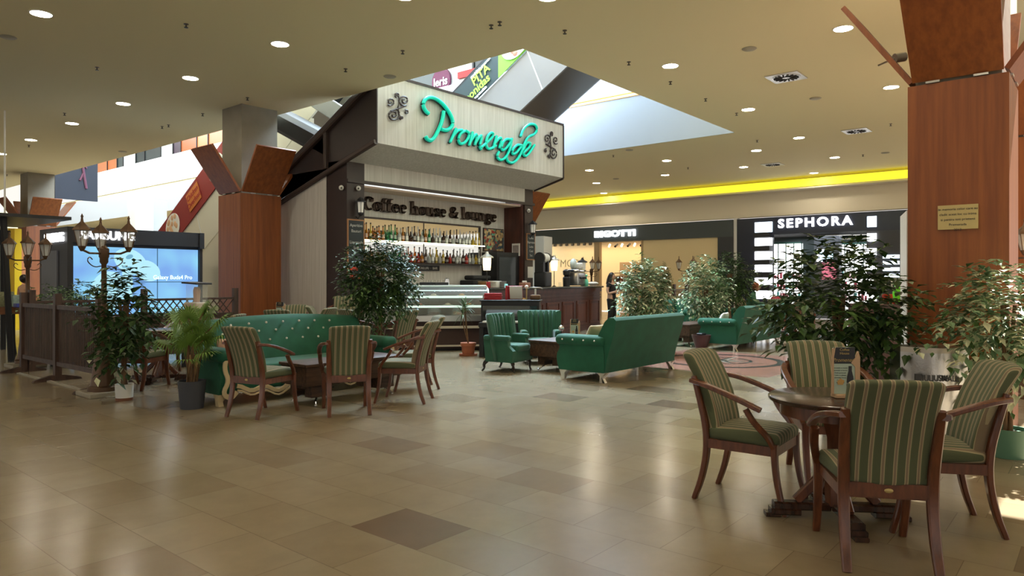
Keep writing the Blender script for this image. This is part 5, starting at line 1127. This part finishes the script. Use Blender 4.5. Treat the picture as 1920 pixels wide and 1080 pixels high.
# ================================================================ SHOPFRONTS on x = XW
def SX(nm, px0, py0, px1, py1, m_, par, d0=-.05, d1=.0):
    a, b = ONX(px0, py0, XW), ONX(px1, py1, XW); y0, y1 = sorted((a.y, b.y)); o = MB().box(d0, d1, y0, y1, min(a.z, b.z), max(a.z, b.z)).build(nm, m_, par); return a, b
yb = lambda px: ONX(px, 500, XW).y
t = thing('cosmetics_shopfront', 'black cosmetics shopfront with white glowing letters and stripes', 'shopfront', (XW, 0, 0))
S0, S1 = yb(1383.5), yb(1704)-.0
yo0, yo1 = yb(1447), yb(1628)
ftop = 3.9
m_ = MB(); m_.box(-.1, .25, S1-3, S0, 3.22, ftop); m_.build('fascia', mat('navy_black', (.012, .014, .028), .35), t)
m_ = MB(); m_.box(-.1, .25, yo0, S0, 0, 3.22); m_.build('pier', mat('navy_black', (.012, .014, .028), .35), t)
m_ = MB(); m_.box(-.1, .25, S1-3, yb(1626), 0, 3.22); m_.build('pier', DGREY, t)
for (p0, p1) in ((417, 436), (447, 461), (472, 487), (497, 510), (521, 534), (545, 560)):
    z1_, z0_ = ONX(1430, p0, XW).z, ONX(1430, p1, XW).z; MB().box(-.16, -.1, yb(1450), yb(1418), z0_, z1_).build('lit_square', GLOWB if p0 == 417 else GLOWW, t)
for (p0, p1) in ((437, 446), (462, 471), (488, 496), (511, 520), (535, 544)):
    z1_, z0_ = ONX(1430, p0, XW).z, ONX(1430, p1, XW).z; MB().box(-.3, -.1, yb(1448), yb(1418), z0_, z1_).build('black_bar', BLACK, t)
for (p0, p1) in ((406, 426), (438, 453), (466, 480), (494, 508), (522, 535), (552, 564), (578, 588)):
    z1_, z0_ = ONX(1636, p0, XW).z, ONX(1636, p1, XW).z; MB().box(-.16, -.1, yb(1645), yb(1628), z0_, z1_).build('lit_square', GLOWB if p0 == 406 else GLOWW, t)
for (p0, p1) in ((478, 484.5), (489.5, 496), (501.5, 508), (513, 520)):
    z1_, z0_ = ONX(1672, p0, XW).z, ONX(1672, p1, XW).z; MB().box(-.14, -.1, yb(1688), yb(1657), z0_, z1_).build('lit_stripe', GLOWB, t)
for px in (1660, 1672, 1680, 1686): MB().box(-.14, -.1, yb(px+3), yb(px), ONX(px, 545, XW).z, ONX(px, 521, XW).z).build('white_bar', WHITE, t)
a = ONX(1526, 424, XW-.15); text('sign_lettering', 'SEPHORA', .46, (-.15, a.y, ONX(1526, 424, XW-.15).z), (0, -1, 0), GLOWW, t, ext=.02, off=.012, space=1.3, width=abs(yb(1457)-yb(1596)))
# interior
xi = 1.9
m_ = MB(); m_.box(xi, xi+.1, yo1-1.5, yo0+1.5, 0, 3.3); m_.build('interior_wall', mat('int_dark', (.03, .045, .045), .5), t)
MB().box(-.0, xi, yo1-1.5, yo0+1.5, 3.22, 3.3).build('interior_ceiling', BLACKM, t)
for (a0, a1, z0_, z1_) in ((yb(1505)+.6, yo0+1.0, .3, 2.95), (yb(1604)-.5, yb(1562)+.4, .3, 2.85)):
    o = MB().box(xi-.1, xi, a0, a1, z0_, z1_).build('lit_shelf_wall', mat('shelf_white', (1, 1, 1), .5, emit=2.2), t); m_ = MB(); n_ = 5
    for i in range(n_+1): y = a0+(a1-a0)*i/n_; m_.box(xi-.16, xi-.1, y-.012, y+.012, z0_, z1_)
    m_.box(xi-.2, xi-.1, a0, a1, 1.95, 1.98); m_.box(xi-.25, xi-.1, a0, a1, z1_, z1_+.05); m_.build('shelf_frame', mat('dk_green', (.02, .08, .06), .4), t)
    rnd = random.Random(9); pm = [mat('prod_red', (.5, .05, .1), .4), mat('prod_pink', (.7, .4, .45), .4), mat('prod_black', (.03, .03, .04), .3), mat('prod_teal', (.1, .45, .45), .4)]
    for r_ in range(3):
        m_ = MB()
        for i in range(int((a1-a0)/.12)):
            m_.cur = rnd.randrange(4); y = a0+.05+i*.12; h_ = rnd.uniform(.12, .3); m_.box(xi-.22, xi-.12, y, y+.07, .7+r_*.42, .7+r_*.42+h_)
        m_.build('product_row', pm, t)
MB().box(.9, 1.3, yb(1560), yb(1512), 0, 3.22).build('pillar', mat('pillar_grey', (.10, .11, .13), .4), t)
for j in range(3): MB().box(.84, .9, yb(1531), yb(1518), 2.55-j*.18, 2.65-j*.18).build('pillar_light', GLOWW, t)
MB().box(.84, .9, yb(1548), yb(1524), 2.2, 2.62).build('pillar_screen', mat('psc', (.5, .7, .9), .4, emit=1.5, ecol=(.6, .85, 1)), t); MB().box(.84, .9, yb(1555), yb(1528), 1.5, 2.15).build('pillar_poster', mat('psc2', (.5, .1, .15), .4, emit=.7, ecol=(.8, .25, .35), var=.6), t)
for j in range(8): MB().tube([(.4+j*.15, yo0-1.2-j*.5, 3.15), (.4+j*.15, yo0-2.2-j*.5, 3.15)], .012, 5).build('ceiling_rod', SILV, t)
MB().box(.5, .56, yb(1625), yb(1572), 2.98, 3.02).build('ceiling_rod', SILV, t)
# fashion shop
t = thing('fashion_shopfront', 'fashion shopfront with a dark fascia, glowing sign and boarded panel', 'shopfront', (XW, 0, 0))
B0, B1 = yb(1376), 22.0; m_ = MB(); m_.box(-.1, .2, B0, B1, 3.22, ftop); m_.build('fascia', mat('fascia_grey', (.04, .05, .055), .5), t); MB().box(-.1, .2, B0, yb(1347.5), 0, 3.22).build('pier', mat('pier_black', (.02, .022, .028), .5), t)
MB().box(-.02, .15, yb(1347.5), yb(1206), 0, 3.22).build('boarded_panel', mat('board_cream', (.62, .5, .3), .8), t)
MB().box(-.05, .15, yb(1125), yb(1115), 0, 3.22).build('door_frame', mat('frame_tan', (.35, .25, .14), .5), t); MB().box(-.05, .2, yb(1206), yb(1203), 0, 3.22).build('door_frame', mat('frame_tan', (.35, .25, .14), .5), t)
MB().box(0, .02, yb(1115), 22, 0, 3.22).build('window_glass', GL2, t)
MB().box(1.85, 1.95, 14, 22, 0, 3.3).build('interior_wall', mat('glow_wall', (.75, .6, .38), .8, emit=.25, ecol=(1, .75, .4)), t); MB().box(.2, 1.9, 14, 22, 3.2, 3.3).build('interior_ceiling', mat('glow_wall2', (.6, .5, .35), .8), t)  # shop lighting put into the wall material as a faint warm glow
MB().box(1.0, 1.1, yb(1206)-.5, yb(1140), 0, 2.3).build('partition', mat('glow_partition', (.6, .4, .22), .8, emit=.15, ecol=(1, .6, .3)), t)  # partition material also glows faintly, standing in for lamplight
for j in range(7): MB().tube([(.4+.1*(j % 2), yb(1135)-.6*j*.55, 3.12), (.3, yb(1135)-.6*j*.55, 3.0)], .05, 8).build('track_spot', BLACK if j % 2 else GLOWY, t)
for j in range(7): MB().rbox((-.05, yb(1042+11*j), 3.15), (.12, .14, .13), .03).build('window_spot', DSTEEL, t)
a = ONX(1152, 441, XW-.15); text('sign_lettering', 'BIGOTTI', .36, (-.14, a.y, ONX(1152, 443, XW-.14).z), (0, -1, 0), GLOWW, t, ext=.03, off=.02, width=abs(yb(1114)-yb(1190)))
text('window_lettering', 'MODA', .5, (-.03, yb(1075), 2.1), (0, -1, 0), mat('etched', (.75, .68, .5), .6), t, ext=.004)
m_ = MB(); m_.tube([(.6, yb(1195), 1.7), (.6, yb(1140), 1.7)], .015, 6); m_.build('clothes_rail', SILV, t)
rnd = random.Random(2)
for j in range(9): y = yb(1143+j*5.4); m_ = MB(); m_.rbox((.6, y, 1.3), (.35, .07, .72), .03); m_.build('hanging_garment', mat('garm_%d' % (j % 4), [(.5, .4, .3), (.1, .08, .08), (.3, .1, .05), (.6, .55, .5)][j % 4], .9), t)
MB().box(.45, .75, yb(1200), yb(1142), 1.78, 1.81).build('shelf', BLACK, t)
light('fashion_shop_light', 'AREA', (XW+1.0, 18, 3.15), 90, (1, .72, .4), 1.2, 6, (XW+1, 18, 0)); light('cosmetics_shop_light', 'AREA', (XW+1.0, 8, 3.15), 60, (.9, .95, 1), 1.2, 4, (XW+1, 8, 0))
mb = MB(); mb.box(XW-.02, XW+.2, S0, B0, 0, 3.95); struct('trim_4', mb, CEILW)
q = PD(1024, 22.5); t = thing('small_booth', 'pale boxy booth beyond the end of the bar', 'booth', (q.x, q.y, 0), ca); MB().box(-.4, .25, -.1, .4, 2.25, 2.85).build('header', mat('booth_pale', (.5, .46, .38), .7), t); MB().box(-.42, .27, -.12, .42, 2.2, 2.25).build('ledge', DKBR, t); MB().box(-.38, .23, 0, .4, 0, 2.2).build('body', WHITE, t); MB().box(-.3, .16, -.02, 0, 1.95, 2.12).build('vent_grille', BLACK, t)

# ================================================================ RIGHT SIDE THINGS
p = W(4.05*1.0, 6.55); pB = PD(1750, 6.35); t = thing('litter_bin', 'brushed steel litter bin in front of the veneered column', 'bin', (pB.x, pB.y, 0), face_rot(-.1, -1)+pi)
hw = .29; vs = []; n_ = 12
def bx_(z): return [(-hw, .2, z)]+[(-hw+2*hw*i/n_, -.02-.16*sin(pi*i/n_), z) for i in range(n_+1)]+[(hw, .2, z)]
m_ = MB(); A = bx_(.02); m_.prism(A, (0, 0, .82)); m_.build('body', STEEL, t)
m_ = MB(); A = [Vector(q)*1 for q in bx_(.84)]; m_.prism(A, (0, 0, .045)); m_.build('lid', mat('lid_steel', (.55, .5, .42), .4, .8), t)
m_ = MB(); A = bx_(0); m_.prism(A, (0, 0, .02)); m_.build('plinth', BLACK, t)
text('lettering', 'IULIUSMALL', .075, (-.03, -.192, .60), (1, 0, 0), BLACK, t, ext=.003, off=.001, width=.30); MB().box(-.235, -.185, -.185, -.165, .6, .66).build('logo_mark', BLACK, t)
pc = PD(1664, 9.3); t = thing('wooden_cabinet', 'dark brown cabinet topped with a red pot behind the ficus', 'cabinet', (pc.x, pc.y, 0), face_rot(0, -1)+pi); MB().box(-.28, .42, 0, .5, 0, 1.13).build('body', MAHOG, t); MB().box(-.3, .44, -.02, .52, 1.13, 1.16).build('top', MAHOG, t); MB().box(-.26, .4, -.015, 0, .7, .72).build('seam', BLACK, t)
def small_pot(px, D, z, mm, lb, L=.08, n=14, R3=(.14, .14, .12)):
    p = PD(px, D); t = thing('potted_plant', lb, 'potted plant', (p.x, p.y, z)); MB().lathe([(.001, 0), (.07, 0), (.1, .13), (.08, .13), (.001, .11)], seg=16).build('pot', mm, t); foliage(t, (0, 0, .2), R3, n, 5, L, [LEAFM, LEAFG], [1, 1], random.Random(px)); return t
small_pot(1668, 9.5, 1.16, mat('red_pot', (.5, .05, .02), .4), 'bushy plant in a red pot on the dark cabinet')
p = PD(1686, 9.2); t = thing('green_bag', 'lime green balloon shaped toy on the dark cabinet', 'toy', (p.x, p.y, 1.16)); MB().ball((0, 0, .14), .13, 14, 8, (.6, .6, 1.1)).build('body', mat('lime_toy', (.15, .7, .03), .4), t)
p = PD(1696, 7.9); t = thing('roll_up_banner', 'white roll-up banner seen edge-on beside the veneered column', 'banner', (p.x, p.y, 0), atan2(p.y, p.x)+.08); MB().box(-.4, .4, -.012, .012, .05, 2.22).build('panel', WHITE, t); MB().box(-.42, .42, -.06, .06, 0, .05).build('base', SILV, t)

# floor medallion
mc = FL(1351, 676)
t = thing('floor_medallion', 'inlaid stone compass medallion in the lounge floor', 'floor inlay', (mc.x, mc.y, 0)); 
PK = mat('pink_marble', (.33, .16, .12), .15, var=.35, vscale=4); DK = mat('dark_marble', (.05, .045, .045), .15)
MB().box(-1.7, 1.5, -1.5, 1.4, 0, .002).build('pink_field', PK, t)
def ring(r0, r1, z, n=48): 
    m_ = MB(); vs = [(r*cos(2*pi*i/n), r*sin(2*pi*i/n), z) for i in range(n) for r in (r0, r1)]; m_.add(vs, [(2*i, 2*i+1, (2*i+3) % (2*n), (2*i+2) % (2*n)) for i in range(n)]); return m_
ring(.98, 1.12, .004).build('dark_ring', DK, t); ring(.5, .56, .004).build('dark_ring', DK, t)
for i in range(8):
    a = i*pi/4; r_ = .95 if i % 2 == 0 else .62; m_ = MB(); m_.add([(0, 0, .005), (.14*cos(a+.6), .14*sin(a+.6), .005), (r_*cos(a), r_*sin(a), .005)], [(0, 1, 2)]); m_.build('compass_point', DK, t); m_ = MB(); m_.add([(0, 0, .005), (.14*cos(a-.6), .14*sin(a-.6), .005), (r_*cos(a), r_*sin(a), .005)], [(0, 2, 1)]); m_.build('compass_point', mat('cream_marble', (.5, .45, .36), .15), t)

# coat and bag
p = PD(1458, 18.9); t = thing('coat', 'dark red coat hanging over a far armchair', 'coat', (p.x, p.y, 0)); MB().rbox((0, 0, .85), (.42, .3, .42), .1, 3, 4, lambda q: (q.x*(1-.5*q.z), q.y, q.z)).build('cloth', RED, t); MB().rbox((.1, 0, .5), (.25, .22, .4), .06).build('hem', RED, t)
p = PD(1466, 19.6); t = thing('handbag', 'pale handbag with a dark arched handle on the far table', 'bag', (p.x, p.y, .757)); MB().rbox((0, 0, .12), (.26, .14, .24), .04).build('body', mat('bag_pale', (.5, .4, .42), .5), t); MB().tube([(-.08*1, 0, .2)]+[(-.09*cos(a), 0, .28+.14*sin(a)) for a in [pi*i/8 for i in range(9)]]+[(.08, 0, .2)], .012, 6).build('handle', BLACK, t)

# ================================================================ PEOPLE
def skin_body(name, verts, edges, radii, m_, parent, sub=2):
    me = bpy.data.meshes.new(name); me.from_pydata([Vector(v) for v in verts], edges, []); o = bpy.data.objects.new(name, me); col.objects.link(o); o.parent = parent
    o.modifiers.new('skin', 'SKIN'); sv = me.skin_vertices[0].data
    for i, r in enumerate(radii): sv[i].radius = (r, r) if not isinstance(r, tuple) else r
    sv[0].use_root = True
    s_ = o.modifiers.new('sub', 'SUBSURF'); s_.levels = sub; s_.render_levels = sub; me.materials.append(m_)
    for pl_ in me.polygons: pl_.use_smooth = True
    return o
def chain(vs, es, rs, start, pts):
    prev = start
    for (p, r) in pts: vs.append(p); rs.append(r); es.append((prev, len(vs)-1)); prev = len(vs)-1
    return prev
def head(t, c, hair_m, long_hair, s_=1):
    m_ = MB(); m_.ball((0, 0, 0), .095, 16, 12, (.86, .98, 1.22)); 
    for i, v in enumerate(m_.v):
        x, y, z = v
        if z < -.03: k = 1-.35*min(1, (-z-.03)/.09); x *= k; y = y*k+.012*(1-k)*3
        m_.v[i] = (x+c[0], y+c[1], z+c[2])
    m_.tube([(c[0], c[1]+.085, c[2]+.02), (c[0], c[1]+.112, c[2]-.018), (c[0], c[1]+.092, c[2]-.028)], [.009, .015, .010], 6)
    for sx_ in (-1, 1): m_.ball((c[0]+sx_*.083, c[1]-.005, c[2]-.008), .022, 8, 6, (.35, .7, 1.1))
    hd = m_.build('head', SKIN, t, 80)
    for sx_ in (-1, 1): MB().ball((c[0]+sx_*.033, c[1]+.086, c[2]+.012), .011, 8, 6, (1.2, .5, .8)).build('eye', BLACK, hd)
    MB().ball((c[0], c[1]+.088, c[2]-.055), .02, 8, 6, (1, .35, .35)).build('mouth', mat('lips', (.35, .09, .08), .5), hd)
    h_ = MB(); h_.ball((c[0], c[1]-.022, c[2]+.03), .108, 16, 12, (.92, .98, 1.08))
    for i, v in enumerate(h_.v):
        x, y, z = v
        if y > c[1]+.055 and z < c[2]+.07: h_.v[i] = (x, c[1]+.055, z)
    if long_hair:
        h_.tube([(c[0], c[1]-.05, c[2]+.03), (c[0], c[1]-.085, c[2]-.08), (c[0], c[1]-.11, c[2]-.22), (c[0], c[1]-.12, c[2]-.38), (c[0], c[1]-.12, c[2]-.46)], [.09, .10, .105, .08, .03], 12)
        for sx_ in (-1, 1): h_.tube([(c[0]+sx_*.06, c[1], c[2]+.05), (c[0]+sx_*.088, c[1]+.0, c[2]-.05), (c[0]+sx_*.1, c[1]-.01, c[2]-.2), (c[0]+sx_*.1, c[1], c[2]-.33)], [.03, .04, .04, .015], 8)
    h_.build('hair', hair_m, t, 80)
# standing woman, arms crossed
pw = PD(1147, 21.9); t = thing('person', 'woman with long dark hair in black clothes standing with crossed arms by the bar', 'person', (pw.x, pw.y, 0), face_rot(.75, -.65), s=.985)
vs, es, rs = [(0, 0, .95)], [], [.135]
ch_ = chain(vs, es, rs, 0, [((0, .0, 1.1), .115), ((0, .01, 1.25), .13), ((0, -.01, 1.38), .12)]); nk = chain(vs, es, rs, ch_, [((0, -.01, 1.46), .05), ((0, .01, 1.52), .048)])
for sx_ in (-1, 1):
    hp = chain(vs, es, rs, 0, [((sx_*.09, 0, .88), .1), ((sx_*.095, .02, .5), .062), ((sx_*.10, -.01, .3), .055), ((sx_*.10, -.01, .1), .04), ((sx_*.11, .08, .045), .04), ((sx_*.115, .15, .03), .03)])
    chain(vs, es, rs, ch_, [((sx_*.16, -.01, 1.37), .055), ((sx_*.22, -.02, 1.2), .045), ((sx_*.235, .03, 1.08), .04), ((sx_*.08, .2, 1.12+sx_*.02), .034), ((-sx_*.08, .205, 1.14+sx_*.03), .026)])
body = skin_body('body', vs, es, rs, SKIN, t)
vs2, es2, rs2 = [(0, 0, .86)], [], [.15]; c2 = chain(vs2, es2, rs2, 0, [((0, 0, .98), .148), ((0, 0, 1.1), .132), ((0, .01, 1.25), .14), ((0, -.01, 1.385), .125)])
for sx_ in (-1, 1): chain(vs2, es2, rs2, c2, [((sx_*.165, -.01, 1.375), .064), ((sx_*.205, -.018, 1.26), .058)])
skin_body('black_top', vs2, es2, rs2, BLKC, t)
vs2, es2, rs2 = [(0, 0, 1.0)], [], [.14]
for sx_ in (-1, 1): chain(vs2, es2, rs2, 0, [((sx_*.09, 0, .86), .112), ((sx_*.097, .02, .5), .085), ((sx_*.10, -.005, .3), .08), ((sx_*.10, -.01, .06), .078)])
skin_body('black_trousers', vs2, es2, rs2, BLKC, t)
for sx_ in (-1, 1):
    for j in range(5): MB().tube([(-sx_*.08, .21, 1.14+sx_*.03+.012-j*.009), (-sx_*.13, .19-.01*j, 1.15+sx_*.03+.02-j*.014), (-sx_*(.165-.008*abs(j-1.5)), .14, 1.145+sx_*.03+.02-j*.015)] if j < 4 else [(-sx_*.07, .22, 1.15), (-sx_*.1, .225, 1.185)], .008, 6).build('finger', SKIN, t)
    MB().rbox((sx_*.108, .07, .035), (.09, .25, .07), .03).build('shoe', BLACK, t)
head(t, (0, .02, 1.6), HAIR, True)
# seated person with red hair
ps = PD(1408, 20.0); t = thing('person', 'person with short red hair in a green top seated at the far chairs', 'person', (ps.x, ps.y, 0), face_rot(.9, -.35))
vs, es, rs = [(0, -.05, .55)], [], [.15]; c2 = chain(vs, es, rs, 0, [((0, -.03, .75), .14), ((0, .02, .95), .15), ((0, .05, 1.04), .12)]); chain(vs, es, rs, c2, [((0, .08, 1.12), .055), ((0, .11, 1.17), .05)])
for sx_ in (-1, 1):
    chain(vs, es, rs, 0, [((sx_*.1, .1, .53), .09), ((sx_*.12, .42, .52), .07), ((sx_*.12, .45, .28), .055), ((sx_*.12, .43, .08), .045), ((sx_*.12, .54, .04), .035)]); chain(vs, es, rs, c2, [((sx_*.17, .05, 1.02), .065), ((sx_*.24, .12, .85), .05), ((sx_*.2, .32, .8), .042), ((sx_*.1, .42, .82), .032)])
skin_body('body', vs, es, rs, mat('green_top', (.05, .14, .08), .85), t)
for sx_ in (-1, 1):
    for j in range(5): MB().tube([(sx_*.1, .42, .82), (sx_*(.09-.012*j), .46, .825-.004*j), (sx_*(.085-.014*j), .495-.006*j, .81)], .009, 6).build('finger', SKIN, t)
head(t, (0, .15, 1.27), mat('red_hair', (.22, .06, .02), .6), False)
# distant person
pd = PD(46, 17.8); t = thing('person', 'distant person with dark hair in a peach top beyond the slatted fence', 'person', (pd.x, pd.y, 0), face_rot(.3, 1), s=.93)
vs, es, rs = [(0, 0, .9)], [], [.13]; c2 = chain(vs, es, rs, 0, [((0, 0, 1.1), .12), ((0, 0, 1.3), .13), ((0, 0, 1.4), .1)]); chain(vs, es, rs, c2, [((0, 0, 1.48), .05)])
for sx_ in (-1, 1):
    chain(vs, es, rs, 0, [((sx_*.1, 0, .85), .09), ((sx_*.1, .01, .48), .065), ((sx_*.1, 0, .1), .045), ((sx_*.1, .12, .04), .035)]); chain(vs, es, rs, c2, [((sx_*.17, 0, 1.38), .055), ((sx_*.22, 0, 1.12), .045), ((sx_*.2, .1, .9), .035)])
skin_body('body', vs, es, rs, mat('peach_top', (.6, .35, .22), .8), t); head(t, (0, .0, 1.6), HAIR, False)
